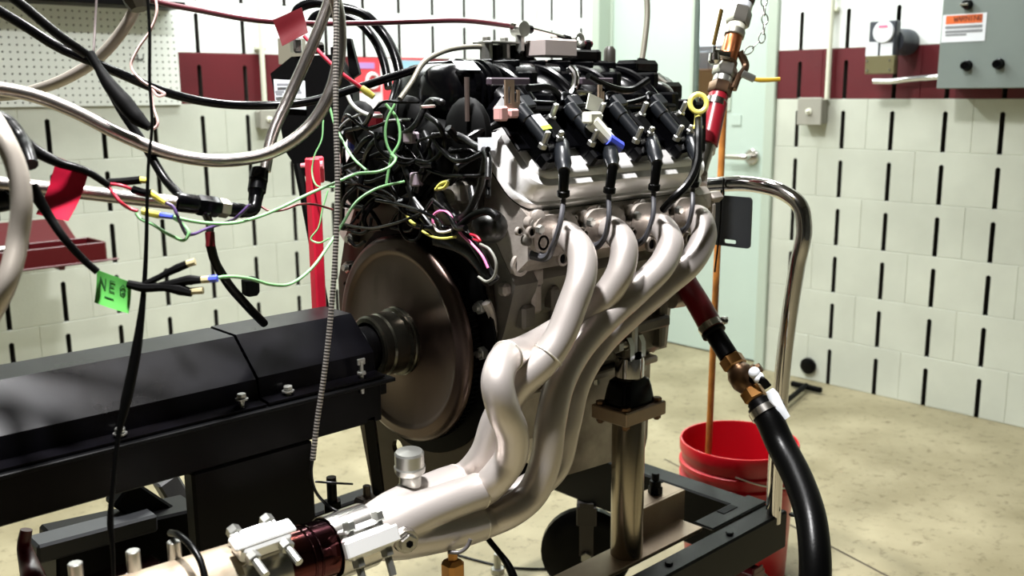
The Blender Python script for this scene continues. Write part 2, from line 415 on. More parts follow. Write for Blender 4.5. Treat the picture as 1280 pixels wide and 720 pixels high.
# ================================================================== the room
W = 2.7446            # right wall face
CH = 0.2032           # course height
SR = 0.2098           # slot pitch on the right wall
_blocks = {}
def block_mesh(L, slots):
    key = (round(L, 3), tuple(round(s, 3) for s in slots))
    if key in _blocks: return _blocks[key]
    c = 0.0022; w = 0.0092; zt = CH-0.046; h = CH; dep = 0.06
    me = bpy.data.meshes.new('block'); vs = []; fs = []; core = set()
    def q(*p):
        o = len(vs); vs.extend(p); fs.append(tuple(range(o, o+len(p))))
    xs = [c]
    for s_ in slots: xs += [s_-w, s_+w]
    xs.append(L-c)
    for i in range(len(xs)-1):
        a, b = xs[i], xs[i+1]
        if i % 2 == 0:
            q((a, 0, c), (b, 0, c), (b, 0, zt), (a, 0, zt)); q((a, c, 0), (b, c, 0), (b, 0, c), (a, 0, c))
        else:
            m = (a+b)/2; rr = 0.006
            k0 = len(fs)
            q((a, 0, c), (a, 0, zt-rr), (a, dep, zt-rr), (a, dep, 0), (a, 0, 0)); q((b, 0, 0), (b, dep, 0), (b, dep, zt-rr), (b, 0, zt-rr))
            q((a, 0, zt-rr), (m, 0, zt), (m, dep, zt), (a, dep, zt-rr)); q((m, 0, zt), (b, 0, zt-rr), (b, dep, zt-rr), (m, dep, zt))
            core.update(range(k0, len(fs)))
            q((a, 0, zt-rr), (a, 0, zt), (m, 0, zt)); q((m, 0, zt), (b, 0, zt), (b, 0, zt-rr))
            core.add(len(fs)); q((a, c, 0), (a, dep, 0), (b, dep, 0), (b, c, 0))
        q((a, 0, zt), (b, 0, zt), (b, 0, h-c), (a, 0, h-c))
        q((a, 0, h-c), (b, 0, h-c), (b, c, h), (a, c, h))
    q((0, c, 0), (c, 0, c), (c, 0, h-c), (0, c, h)); q((L-c, 0, c), (L, c, 0), (L, c, h), (L-c, 0, h-c))
    q((0, c, 0), (c, 0, c), (c, c, 0)); q((0, c, h), (c, 0, h-c), (c, c, h))
    q((L, c, 0), (L-c, 0, c), (L-c, c, 0)); q((L, c, h), (L-c, 0, h-c), (L-c, c, h))
    q((0, c, 0), (0, c, h), (0, .06, h), (0, .06, 0)); q((L, c, 0), (L, .06, 0), (L, .06, h), (L, c, h))
    q((0, c, h), (L, c, h), (L, .06, h), (0, .06, h)); 
    me.from_pydata(vs, [], fs)
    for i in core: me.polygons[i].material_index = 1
    bm = bmesh.new(); bm.from_mesh(me); bmesh.ops.remove_doubles(bm, verts=bm.verts, dist=1e-5); bmesh.ops.recalc_face_normals(bm, faces=bm.faces); bm.to_mesh(me); bm.free()
    _blocks[key] = me; return me
_bm2 = {}
def put_block(a0, a1, slots, z, maroon, parent, right):
    me = block_mesh(a1-a0, [s-a0 for s in slots]); m = MAROON if maroon else (WALLW if z > 6.5*CH else WALL)
    k = (me.name, m.name)
    if k not in _bm2:
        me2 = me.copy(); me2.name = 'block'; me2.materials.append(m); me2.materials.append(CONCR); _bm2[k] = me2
    o = bpy.data.objects.new('block', _bm2[k]); col.objects.link(o); o.parent = parent
    if right: o.location = (W, -a0, z); o.rotation_euler = (0, 0, -math.pi/2)
    else: o.location = (a0, 0, z)
NROW = 10
RH = 3.0
# back wall, face at Y = 0
b = MB()
b.box((-0.13, 0.03, (RH+NROW*CH)/2), (6.0, 0.07, RH-NROW*CH)); b.box((-2.1, 0.08, NROW*CH/2), (2.0, 0.17, NROW*CH)); b.box((W+.1, 0.08, NROW*CH/2), (.2, 0.17, NROW*CH)); b.box((-0.13, 0.1, NROW*CH+.02), (6.0, 0.14, .04))
wall_back = b.build('wall_back', PLASTER, kind='structure', label='pale green painted slotted block wall with maroon stripe behind engine', cat='wall')
wall_back['_o'] = [0, 0, 0]
def rebase(o):
    d = o.location.copy(); o.data.transform(Matrix.Translation(d)); o.location = (0, 0, 0)
rebase(wall_back)
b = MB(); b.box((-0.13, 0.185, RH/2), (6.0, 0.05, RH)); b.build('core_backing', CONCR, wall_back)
def course(lo, hi, joints0, pitch, slot0, sp, z, maroon, parent, right):
    """fill lo..hi with blocks; joints at joints0 + n*2*sp, slots at slot0 + n*sp"""
    n = math.floor((lo-joints0)/(2*sp)); a = joints0+n*2*sp
    while a < hi-1e-6:
        b0 = max(a, lo); b1 = min(a+2*sp, hi)
        if b1-b0 > 0.02:
            k = math.ceil((b0-slot0)/sp); sl = []
            while slot0+k*sp < b1:
                p = slot0+k*sp
                if p-b0 > 0.02 and b1-p > 0.02: sl.append(p)
                k += 1
            put_block(b0, b1, sl, z, maroon, parent, right)
        a += 2*sp
for r in range(NROW):
    # r = 0 is the floor course; stripe is course 6
    par = (r % 2)     # course between L5 and L6 (r=1) has its joint between slots 0 and 1
    course(-1.1, W, (0.5 if par else 1.5)*CH, 2*CH, 0.0, CH, r*CH, r == 6, wall_back, False)
# right wall, face at X = W ; a = -Y
DY0, DY1 = 0.405, 1.475       # door opening
DH = 2.14
b = MB()
def rw(a0, a1, z0, z1, d0=0.16, d1=0.21): b.box((W+(d0+d1)/2, -(a0+a1)/2, (z0+z1)/2), (d1-d0, a1-a0, z1-z0))
rw(-0.0, DY0, NROW*CH, RH, -0.002, 0.06); rw(DY0, DY1, DH, RH, -0.002, 0.06); rw(DY1, 6.0, NROW*CH, RH, -0.002, 0.06); rw(3.9, 6.0, 0, NROW*CH, -0.002, 0.2)
for (a0, a1) in ((DY0-.03, DY0-.001), (DY1+.001, DY1+.03)): rw(a0, a1, 0, NROW*CH, .06, .2)
rw(0, 6.0, NROW*CH, NROW*CH+.04, .05, .2)
wall_right = b.build('wall_right', PLASTER, kind='structure', label='pale green painted slotted block wall with door and grey control box', cat='wall')
rebase(wall_right); wall_right['_o'] = [0, 0, 0]
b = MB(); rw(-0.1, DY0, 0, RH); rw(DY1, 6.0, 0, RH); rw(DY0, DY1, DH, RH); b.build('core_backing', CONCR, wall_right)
S0 = 1.5814
for r in range(NROW):
    j0 = S0 + (1.5 if r % 2 else 0.5)*SR
    course(0.0, DY0, j0, 0, S0, SR, r*CH, r == 6, wall_right, True)
    course(DY1, 3.9, j0, 0, S0, SR, r*CH, r == 6, wall_right, True)
# floor, ceiling, the two walls behind the camera
b = MB(); b.box((-0.2, -2.95, -0.05), (6.2, 6.2, 0.1)); floor = b.build('floor', FLOOR, kind='structure', label='worn tan concrete floor', cat='floor'); rebase(floor); floor['_o'] = [0, 0, 0]
b = MB(); b.box((-0.2, -2.95, RH+0.05), (6.2, 6.2, 0.1)); b.build('ceiling', CEIL, kind='structure', label='plain grey ceiling above the test cell', cat='ceiling')
b = MB(); b.box((-3.15, -2.95, RH/2), (0.1, 6.0, RH)); b.build('wall_left', DARKWALL, kind='structure', label='plain dark wall left of the dyno', cat='wall')
b = MB(); b.box((-0.2, -5.98, RH/2), (6.0, 0.1, RH)); b.build('wall_front', DARKWALL, kind='structure', label='plain dark wall behind the viewer', cat='wall')
# saw-cut joints in the floor
b = MB(); p0 = PZ(985, 655, 0.0); p1 = PZ(1105, 718, 0.0); d = (p1-p0).normalized(); p0 = p0-d*0.6; p1 = p1+d*1.2
n = Vector((-d.y, d.x, 0))*0.004
b.add([p0-n+Z*0.0006, p1-n+Z*0.0006, p1+n+Z*0.0006, p0+n+Z*0.0006], [(0, 1, 2, 3)]); b.build('saw_cut_joint', JOINT, floor)
# door
DX = W+0.085
dr = thing('door_1', (DX, -(DY0+DY1)/2, 0), 'pale green hinged steel door with narrow glass and lever handle', 'door', kind='structure')
b = MB()
fw = 0.05
for (a0, a1) in ((DY0, DY0+fw), (DY1-fw, DY1)):
    b.box((W+0.05, -(a0+a1)/2, DH/2), (0.13, a1-a0, DH), 0.004)
b.box((W+0.05, -(DY0+DY1)/2, DH-fw/2), (0.13, DY1-DY0-2*fw, fw), 0.004)
for (a0, a1) in ((DY0+fw, DY0+fw+0.014), (DY1-fw-0.014, DY1-fw)): b.box((DX+0.02, -(a0+a1)/2, DH/2-0.03), (0.06, a1-a0, DH-0.06))
b.build('door_frame', FRAMEM, dr)
# leaf with a narrow opening for the glass
l0, l1 = DY0+fw+0.003, DY1-fw-0.003
g0 = -PX(868, 60, DX).y; g1 = g0+0.2; gz0 = PX(872, 134, DX).z; gz1 = gz0+0.75
b = MB(); b.prism([(l0, 0.008), (l1, 0.008), (l1, DH-fw-0.004), (l0, DH-fw-0.004)], (DX, 0, 0), -Y, Z, X, 0.042, holes=[[(g0, gz0), (g1, gz0), (g1, gz1), (g0, gz1)]])
b.build('door_leaf', DOORM, dr, flat=True)
b = MB(); b.prism([(g0-.016, gz0-.016), (g1+.016, gz0-.016), (g1+.016, gz1+.016), (g0-.016, gz1+.016)], (DX-0.006, 0, 0), -Y, Z, X, 0.012, holes=[[(g0, gz0), (g1, gz0), (g1, gz1), (g0, gz1)]])
wf = b.build('window_frame', FRAMEM, dr, flat=True)
b = MB(); b.box((DX+0.02, -(g0+g1)/2, (gz0+gz1)/2), (0.006, g1-g0+.01, gz1-gz0+.01)); b.build('pane', GLASS, wf, flat=True)
b = MB(); hp = PX(941, 196, DX); b.lathe(hp, -X, [(0, .036), (.012, .036), (.016, .031), (.016, .014), (.06, .014), (.064, .011)], 20); lv = b.build('handle_rose', STAIN, dr)
b = MB(); b.tube([hp-X*.055, hp-X*.058+Y*.02, hp-X*.058+Y*.13], [.0135, .013, .0115], 10, 4); b.build('lever', STAIN, dr)
b = MB(); kp = PX(921, 150, DX); b.box(kp-X*.003, (0.004, .05, .05), .001); b.build('cover_plate', DOORM, dr)
# the passage beyond the door glass
b = MB(); b.box((W+1.9, 0.0, 1.3), (0.06, 3.6, 2.6)); b.build('wall_passage', WALLW, kind='structure', label='bright wall of the passage seen through door glass', cat='wall')
b = MB(); b.box((W+1.05, 0.0, -0.05), (1.65, 3.6, 0.1)); b.build('floor_passage', FLOOR, kind='structure', label='floor of the passage beyond the door', cat='floor')
l = ceiling_lamp('lamp_passage', (W+1.35, 0.0, 2.6), 0.5, 1.0, 110, COOL)
cq = PX(886, 56, W+1.42); kq = PX(884, 88, W+1.0)
t = thing('storage_cabinet', (W+1.6, cq.y, 0.0), 'grey metal cabinet seen through the door glass', 'cabinet')
b = MB(); b.box((W+1.64, cq.y, cq.z/2), (0.4, 1.0, cq.z), .006); b.build('body', GREYC, t)
for s_ in (0, 1):
    b = MB(); b.box((W+1.432, cq.y+.245-0.49*s_, cq.z/2), (0.016, 0.47, cq.z-.08), .003); dd = b.build('cabinet_door', GREYC, t)
    b = MB(); b.cyl((W+1.415, cq.y+.05-0.1*s_, .72), (W+1.415, cq.y+.05-0.1*s_, .82), .008); b.build('handle', STAIN, dd)
t = thing('carton', (W+1.15, kq.y, 0.0), 'tan cardboard carton seen low through the door glass', 'box')
b = MB(); b.box((W+1.12, kq.y, kq.z/2), (0.26, 0.9, kq.z), .004); b.build('body', TANB, t)
for s_ in (-1, 1):
    b = MB(); b.box((W+1.12+s_*.066, kq.y, kq.z+.004), (0.128, 0.9, .006), .001); b.build('flap', TANB, t)
# ---------------------------------------------------------------- things on the back wall
p0 = PY(222, 6, -0.012); p1 = PY(227, 131, -0.012)
px1 = p1.x; pz0 = p1.z; px0 = -0.45; pz1 = PY(150, 3, -0.012).z
t = thing('pegboard', ((px0+px1)/2, -0.012, pz0), 'white perforated pegboard panel on block wall at upper left', 'pegboard')
b = MB(); vs = []; fs = []
pit = 0.0254; nx = int((px1-px0)/pit); nz = int((pz1-pz0)/pit)
offx = ((px1-px0)-nx*pit)/2; offz = ((pz1-pz0)-nz*pit)/2
for i in range(nx):
    for j in range(nz):
        cx = px0+offx+(i+.5)*pit; cz = pz0+offz+(j+.5)*pit; o = len(vs); r_ = .0038
        sq = [(1, 0), (1, 1), (0, 1), (-1, 1), (-1, 0), (-1, -1), (0, -1), (1, -1)]
        for (a, c_) in sq: vs.append((cx+a*pit/2, -0.012, cz+c_*pit/2))
        for k in range(8):
            a = math.pi*k/4; vs.append((cx+r_*math.cos(a), -0.012, cz+r_*math.sin(a)))
        for k in range(8):
            a = math.pi*k/4; vs.append((cx+r_*math.cos(a), -0.006, cz+r_*math.sin(a)))
        for k in range(8):
            k2 = (k+1) % 8; fs.append((o+k, o+k2, o+8+k2, o+8+k)); fs.append((o+8+k, o+8+k2, o+16+k2, o+16+k))
b.add(vs, fs)
for (a0, a1, c0, c1) in ((px0, px0+offx, pz0, pz1), (px1-offx, px1, pz0, pz1), (px0+offx, px1-offx, pz0, pz0+offz), (px0+offx, px1-offx, pz1-offz, pz1)):
    b.add([(a0, -.012, c0), (a1, -.012, c0), (a1, -.012, c1), (a0, -.012, c1)], [(0, 1, 2, 3)])
for (a0, a1, c0, c1) in ((px0, px1, pz0, pz0), (px0, px1, pz1, pz1), (px0, px0, pz0, pz1), (px1, px1, pz0, pz1)):
    b.add([(a0, -.012, c0), (a1, -.012, c1 if a0 == a1 else c0), (a1, -.006, c1 if a0 == a1 else c0), (a0, -.006, c0)], [(0, 1, 2, 3)])
b.build('panel', PEG, t, flat=True)
b = MB(); b.box(((px0+px1)/2, -.004, (pz0+pz1)/2), (px1-px0, .004, pz1-pz0)); b.build('backing', MATTEBLK, t, flat=True)
hk = PY(172, 74, -.014)
b = MB(); b.tube([hk+Z*.02, hk-Y*.004, hk-Y*.05, hk-Y*.058+Z*.018], .0022, 6, 4); b.tube([hk+X*-.03, hk+X*.02-Y*.01], .002, 6, 2)
b.build('wire_peg_hook', MATTEBLK, label='small dark wire hook hanging on the pegboard', cat='hook')
t = thing('wall_shelf', (PY(150, 3, -.1).x, -.08, PY(150, 3, -.1).z), 'black shelf edge along top of the pegboard', 'shelf')
sz = PY(150, 7, -.15).z
b = MB(); b.box((.2, -.08, sz+.014), (1.0, .15, .024), .003); b.build('board', BLACK, t)
for xx in (-.15, .5):
    b = MB(); b.prism([(0, 0), (.12, 0), (0, -.0+.1)], (xx, -.012, sz+.026), -Y, Z, X, .008); b.build('bracket', BLACK, t)
# junction box and conduit, back wall
def jbox(p, w, h, d, ax, label, glabel, ctop):
    t = thing('junction_box', p, label, 'junction box')
    ex = X if ax == 'back' else -Y; en = -Y if ax == 'back' else -X
    R = Matrix((ex, Z.cross(ex) if False else en, Z)).transposed()
    b = MB(); b.box(Vector(p)+en*(d/2), (w, d, h), .006, R); b.build('body', BOXG, t)
    b = MB(); b.box(Vector(p)+en*(d+.004), (w+.008, .008, h+.008), .003, R); l_ = b.build('lid', BOXG, t)
    b = MB(); q = Vector(p)+en*(d+.008); b.lathe(q, en, [(0, .013), (.006, .013), (.006, .007), (.02, .006), (.022, .003)], 14); b.build('switch_toggle', OFFWHT, l_)
    return t
p = PY(328, 149, 0.0); jbox(p, .075, .075, .05, 'back', 'small grey electrical box on wall behind black computer box', '', 0)
b = MB(); q = PY(331, 135, -.022); b.tube([q, Vector((q.x, q.y, 2.4))], .0105, 10, 1)
for zz in (q.z+.25,): b.box((q.x, -.012, zz), (.05, .022, .018), .003)
b.build('conduit_pipe', mat('painted_conduit', (214, 216, 196), .45), label='thin painted conduit running up the left block wall', cat='conduit')
p = PX(1021, 139, W); jbox(p, .105, .105, .055, 'right', 'grey switch box on right wall under the maroon stripe', '', 0)
b = MB(); q = PX(1034, 121, W-.022); b.tube([q-Z*.01, Vector((q.x, q.y, 2.4))], .0105, 10, 1); b.box((W-.012, q.y, q.z+.35), (.022, .05, .018), .003)
b.build('conduit_pipe', MATS['painted_conduit'], label='thin painted conduit rising from grey switch box on right wall', cat='conduit')
# red, white and blue poster
t = thing('wall_poster', PY(487, 140, -.004), 'red white and blue printed poster on wall behind hoses', 'poster')
c0 = PY(442, 71, -.004); c1 = PY(532, 160, -.004)
def patch(x0, y0, x1, y1, m, nm, yy):
    a = PY(x0, y0, yy); c_ = PY(x1, y1, yy); b = MB(); b.box(((a.x+c_.x)/2, yy, (a.z+c_.z)/2), (c_.x-a.x, .002, a.z-c_.z)); return b.build(nm, m, t, flat=True)
patch(442, 72, 532, 160, POSTW, 'sheet', -.003); patch(442, 72, 476, 115, POSTR, 'red_field', -.005); patch(500, 76, 532, 90, POSTB, 'blue_field', -.005); patch(500, 72, 532, 75, POSTR, 'red_border', -.006)
patch(447, 78, 468, 86, PURPLE, 'lavender_print', -.007); patch(478, 100, 500, 135, POSTR, 'red_field', -.006)
b = MB(); q = PY(466, 101, -.008); b.torus(q, Y, .032, .009, 20, 6); b.build('round_print', POSTW, t)
# ---------------------------------------------------------------- things on the right wall
pp = PX(1172, 110, W-.15); 
t = thing('control_panel', (W-.07, pp.y-.22, pp.z), 'grey electrical enclosure with black knobs and warning sticker on right wall', 'control panel')
pw, ph = .62, .62
b = MB(); b.box((W-.072, pp.y-pw/2, pp.z+ph/2), (.14, pw, ph), .004); b.build('body', PANELG, t)
b = MB(); b.box((W-.148, pp.y-pw/2, pp.z+ph/2), (.012, pw+.006, ph+.006), .003); dd = b.build('door', PANELG, t)
fx = W-.154
def knob(x, y, r, nm='knob', m=PLASTIC):
    q = PX(x, y, fx); b = MB(); b.lathe(q, -X, [(0, r*1.15), (.004, r*1.15), (.006, r), (.026, r*.9), (.03, r*.75)], 18); return b.build(nm, m, dd), q
knob(1209, 82, .017); knob(1249, 80, .017); _, q = knob(1210, 6, .016)
b = MB(); b.box(q-X*.033, (.008, .03, .008), .002); b.build('pointer', STAIN, dd)
def onp(x0, y0, x1, y1, m, nm, off):
    a = PX(x0, y0, fx); c_ = PX(x1, y1, fx); b = MB(); b.box((fx-off, (a.y+c_.y)/2, (a.z+c_.z)/2), (.0012, abs(a.y-c_.y), abs(a.z-c_.z))); return b.build(nm, m, dd, flat=True)
onp(1179, 19, 1231, 51, WHITE, 'warning_sticker', .0008); onp(1183, 20, 1228, 28, ORANGE, 'orange_band', .0016)
b = MB(); q = PX(1192, 26.8, fx-.003); write(b, 'WARNING', q, -Y, Z, .017, .16, .85); b.build('lettering', mat('brown_ink', (120, 50, 20), .6), dd)
for k, yy in enumerate((33, 38.5, 43)):
    onp(1182, yy, 1228 if k < 2 else 1208, yy+1.2, GREYINK, 'print_line', .0016)
# alarm device on right wall
p = PX(1106, 62, W)
t = thing('gas_detector', (W-.08, p.y, PX(1103, 92, W-.15).z), 'dark detector box with white round face and olive plate on right wall', 'wall device')
f2 = W-.16
a = PX(1087, 27, f2); c_ = PX(1118, 70, f2)
b = MB(); b.box((f2+.02, (a.y+c_.y)/2, (a.z+c_.z)/2), (.04, abs(a.y-c_.y), abs(a.z-c_.z)), .004); b.build('body', DKGREY, t)
q = PX(1122, 52, W-.08); b = MB(); b.lathe(Vector((W-.002, q.y, q.z)), -X, [(0, .05), (.05, .05), (.06, .045), (.12, .045)], 20); b.build('barrel', DKGREY, t)
a = PX(1082, 70, f2-.004); c_ = PX(1117, 92, f2-.004); b = MB(); b.box((f2+.01, (a.y+c_.y)/2, (a.z+c_.z)/2), (.028, abs(a.y-c_.y), abs(a.z-c_.z)), .002); ol = b.build('plate', OLIVE, t)
for (x, y) in ((1084, 76), (1112, 75), (1084, 88), (1112, 87)):
    q = PX(x, y, f2-.004); b = MB(); b.lathe(q, -X, [(0, .004), (.003, .0035)], 10); b.build('screw', STAIN, ol)
def onf(x0, y0, x1, y1, m, nm):
    a = PX(x0, y0, f2-.001); c_ = PX(x1, y1, f2-.001); b = MB(); b.box((f2-.001, (a.y+c_.y)/2, (a.z+c_.z)/2), (.002, abs(a.y-c_.y), abs(a.z-c_.z))); return b.build(nm, m, t, flat=True)
onf(1083, 53, 1097, 70, WHITE, 'label_sheet'); onf(1101, 54, 1115, 70, WHITE, 'label_sheet')
q = PX(1105, 40, f2); b = MB(); b.lathe(q, -X, [(0, .041), (.006, .041), (.009, .038)], 24); fc = b.build('round_face', WHITE, t)
b = MB(); b.box(q-X*.0098+Z*.02, (.001, .035, .008)); b.build('red_print', mat('pink_print', (230, 110, 150), .5), fc, flat=True)
b = MB(); q0 = PX(1098, 102, W-.03); q1 = PX(1176, 96, W-.03); b.tube([q0+Y*.02+Z*.002, q0-Y*.05, (q0+q1)/2, q1], .011, 12, 3); b.build('conduit_elbow', mat('galvanised', (226, 228, 226), .25, .8), label='shiny galvanised conduit joining detector to grey enclosure', cat='conduit')
# wall hole near the floor, squeegee on floor
q = PX(1011, 457, W-.004); b = MB(); b.lathe(q, -X, [(0, .036), (.012, .036), (.016, .03), (.016, 0)], 22); b.build('door_stop', RUBBER, label='round black rubber stop on right wall near floor', cat='door stop')
t = thing('floor_squeegee', PZ(1012, 484, 0), 'dark floor squeegee lying against the right wall base', 'squeegee')
a = PZ(993, 480, .012); c_ = PZ(1032, 488, .012)
b = MB(); dv = (c_-a); b.box((a+c_)/2-X*.03+Z*.008, (.02, dv.length, .022), .003); b.build('blade', MATTEBLK, t)
b = MB(); m0 = (a+c_)/2-X*.03+Z*.015; b.tube([m0, PZ(985, 500, .03), PZ(960, 520, .03)], .011, 10, 3); b.build('handle', MATTEBLK, t)
# ================================================================== engine on the dyno
YC, ZC = -2.51, 0.835
eng = thing('engine', (0.2, YC, 0.62), 'bare V8 engine with black intake and silver valve cover on test stand', 'engine')
XP = -0.045
def yz(x, y, xx=XP):
    p = PX(x, y, xx); return (p.y, p.z)
# motor plate
outl = [yz(470, 640), yz(425, 395), yz(423, 350), yz(431, 298), yz(445, 256), (-2.42, 1.09), (-2.6, 1.09), (-2.67, 1.03), yz(610, 340), yz(615, 400), yz(612, 480), yz(600, 585), yz(585, 640)]
hol = [((447, 269), .008), ((454, 275), .008), ((448, 285), .009), ((511, 283), .008), ((432, 356), .007), ((592, 350), .008), ((605, 362), .007), ((497, 560), .017)]
b = MB(); b.prism(outl, (XP, 0, 0), Y, Z, X, .010, holes=[circ(*yz(*q), r, 12) for q, r in hol]); b.build('motor_plate', STEELD, eng, flat=True)
for (x, y) in ((445, 298), (441, 333), (608, 440), (606, 383)):
    p = PX(x, y, XP); b = MB(); b.hexa(p, p-X*.016, .011); b.cyl(p-X*.016, p-X*.022, .006, n=10); b.build('bolt', ZINC, eng)
# black disc painting the shaded gap behind the flywheel, then the flywheel itself
b = MB(); b.lathe((XP, YC, ZC), -X, [(0.0, .206), (.004, .206), (.005, .204), (.006, .1), (.006, 0)], 64); b.build('gap_shade_disc', MATTEBLK, eng)
b = MB(); b.lathe((XP-.026, YC+.004, ZC), -X, [(0, .168), (.0, .180), (.006, .180), (.008, .179), (.012, .176), (.016, .168), (.016, .160), (.0175, .158), (.0175, .154), (.014, .150), (.013, .146), (.012, .12), (.014, .07), (.018, .06), (.018, 0)], 72, a0=.1); fly = b.build('flywheel', FLYM, eng, angle=50)
b = MB(); b.lathe((XP-.006, YC+.004, ZC), -X, [(0, .17), (.0, .176), (.02, .176)], 64)
for i in range(110):
    a = 2*math.pi*i/110; c_ = Vector((XP-.016, YC+.004+math.cos(a)*.178, ZC+math.sin(a)*.178)); ex = Vector((0, math.cos(a), math.sin(a))); ey = Vector((0, -math.sin(a), math.cos(a)))
    b.add([c_-ex*.003-ey*.003-X*.006, c_-ex*.003+ey*.003-X*.006, c_+ex*.003+ey*.0014-X*.006, c_+ex*.003-ey*.0014-X*.006, c_-ex*.003-ey*.003+X*.006, c_-ex*.003+ey*.003+X*.006, c_+ex*.003+ey*.0014+X*.006, c_+ex*.003-ey*.0014+X*.006], [(0, 1, 2, 3), (7, 6, 5, 4), (0, 4, 5, 1), (1, 5, 6, 2), (2, 6, 7, 3), (3, 7, 4, 0)])
b.build('ring_gear', MATTEBLK, fly, kind='stuff', flat=True)  # gear kept black to extend the shade painted around the flywheel
HX = XP-.042
b = MB(); b.lathe((HX, YC, ZC), -X, [(0, .06), (.006, .06), (.008, .058), (.012, .058), (.015, .0535), (.042, .0535), (.045, .051), (.048, .0525), (.062, .0525), (.065, .049), (.065, .042), (.06, .04), (.045, .038)], 48); b.build('coupling_hub', HUBM, eng, angle=30)
b = MB(); b.lathe((HX-.05, YC, ZC), -X, [(0, .036), (.035, .036), (.04, .032), (.06, .032)], 32); b.build('coupling_core', BLACK, eng)
# block
b = MB()
b.prism([(-2.70, 1.0), (-2.735, .955), (-2.72, .92), (-2.675, .88), (-2.665, .76), (-2.63, .735), (-2.39, .735), (-2.355, .76), (-2.345, .88), (-2.29, .92), (-2.285, .97), (-2.33, 1.01), (-2.44, 1.06), (-2.58, 1.06)], (-.03, 0, 0), Y, Z, X, .48)
for i in range(5):
    xx = .02+i*.1; b.box((xx, -2.674, .84), (.016, .022, .16), .004)
b.box((.2, -2.68, .815), (.46, .03, .022), .004); b.box((.2, -2.69, .9), (.46, .03, .018), .004)
b.build('block', ALUD, eng)
b = MB(); b.prism([(-2.70, 1.02), (-2.745, .955), (-2.72, .88), (-2.68, .78), (-2.64, .70), (-2.4, .70), (-2.34, .78), (-2.3, .95), (-2.4, 1.05)], (XP+.011, 0, 0), Y, Z, X, .05); b.build('bell_flange', ALUD, eng)
# oil pan
b = MB(); b.prism([(-.02, .735), (-.02, .66), (.02, .645), (.14, .64), (.17, .60), (.19, .545), (.43, .53), (.44, .56), (.445, .735)], (0, -2.635, 0), X, Z, Y, .25); b.box((.2, -2.51, .728), (.49, .29, .014), .003); b.build('oil_pan', ALU, eng)
for i in range(7):
    b = MB(); p = Vector((-.01+i*.07, -2.645, .721)); b.hexa(p, p-Z*.012, .0065); b.build('bolt', ZINC, eng)
# cylinder heads, one per bank
RX0, RX1 = -.045, .435
def bank(mir):
    s = (lambda y: y) if not mir else (lambda y: 2*YC-y)
    b = MB(); b.prism([(s(y), z) for (y, z) in [(-2.757, 1.078), (-2.772, 1.066), (-2.772, .998), (-2.745, .975), (-2.70, .965), (-2.60, 1.02), (-2.57, 1.06), (-2.65, 1.185), (-2.665, 1.185)]], (RX0+.012, 0, 0), Y, Z, X, RX1-RX0-.024)
    if not mir:
        b.box((.195, -2.768, 1.055), (.45, .018, .012), .003)
        for i in range(4):
            xx = .012+.1145*i
            b.prism(rrect(.085, .072, .022, 4, xx, 1.036), (0, -2.772, 0), X, Z, -Y, .008)
            for sx in (-1, 1):
                b.lathe((xx+sx*.042, -2.77, 1.012 if sx > 0 else 1.056), -Y, [(0, .011), (.012, .011), (.013, .009)], 12)
            b.lathe((xx+.052, -2.765, 1.03), Vector((0, -1, -.35)), [(0, .02), (.006, .02), (.006, .015), (.008, .015)], 14)
        b.lathe((RX0+.03, -2.768, 1.062), Vector((-.5, -1, .2)), [(0, .012), (.02, .012), (.022, .009)], 12)
    hd = b.build('cylinder_head', ALU, eng)
    eu = Vector((0, .7071, .7071)); en = Vector((0, -.7071, .7071))
    if mir: eu = Vector((0, -.7071, .7071)); en = Vector((0, .7071, .7071))
    o = Vector(((RX0+RX1)/2, s(-2.765), 1.072))+eu*.078
    L_, W_ = RX1-RX0, .156
    def ring(w, h, r, d): return [o+X*p[0]+eu*p[1]+en*d for p in rrect(w, h, r, 6)]
    b = MB(); b.loft([ring(L_, W_, .045, 0), ring(L_, W_, .045, .009), ring(L_-.003, W_-.003, .044, .011), ring(L_-.014, W_-.014, .04, .011), ring(L_-.018, W_-.018, .04, .016), ring(L_-.02, W_-.02, .04, .034), ring(L_-.028, W_-.028, .038, .041), ring(L_-.05, W_-.05, .032, .044), ring(L_-.056, W_-.056, .03, .050), ring(L_-.066, W_-.066, .026, .053)])
    vc = b.build('valve_cover', COVER, eng, angle=40)
    b = MB(); b.loft([ring(L_+.001, W_+.001, .046, -.0015), ring(L_+.001, W_+.001, .046, .0005)]); b.build('gasket', MATTEBLK, vc)
    if not mir:
        for (fx_, fu) in ((-.42, -.5), (-.14, -.5), (.14, -.5), (.42, -.5)):
            pass
    return o, eu, en
o_, EU, EN = bank(False); bank(True)
# exhaust-side bolts on the head
for i, (x, y) in enumerate(((664, 281), (687, 283), (656, 300), (748, 262), (800, 255))):
    p = PY(x, y, -2.776); b = MB(); b.lathe(p, -Y, [(0, .009), (.008, .009), (.009, .007)], 12); b.build('plug', ALUD, eng)
for (x, y, r_, yy) in ((647, 289, .0045, -2.774), (662, 290, .006, -2.786), (676, 303, .008, -2.784), (716, 273, .004, -2.778), (729, 292, .005, -2.79), (812, 305, .009, -2.79), (859, 298, .008, -2.79), (701, 323, .008, -2.775), (648, 331, .012, -2.742), (770, 268, .004, -2.778), (790, 290, .005, -2.79)):
    p = PY(x, y, yy); b = MB(); b.lathe(p, -Y, [(0, r_*1.5), (.006, r_*1.5), (.006, r_), (.001, r_*.95), (.001, 0)], 14); bo = b.build('bolt_boss', ALU, eng)
    b = MB(); b.lathe(p-Y*.0015, -Y, [(0, r_*.96), (.0006, r_*.96)], 14); b.build('bore_shade', MATTEBLK, bo)  # black disc paints the shade inside the hole
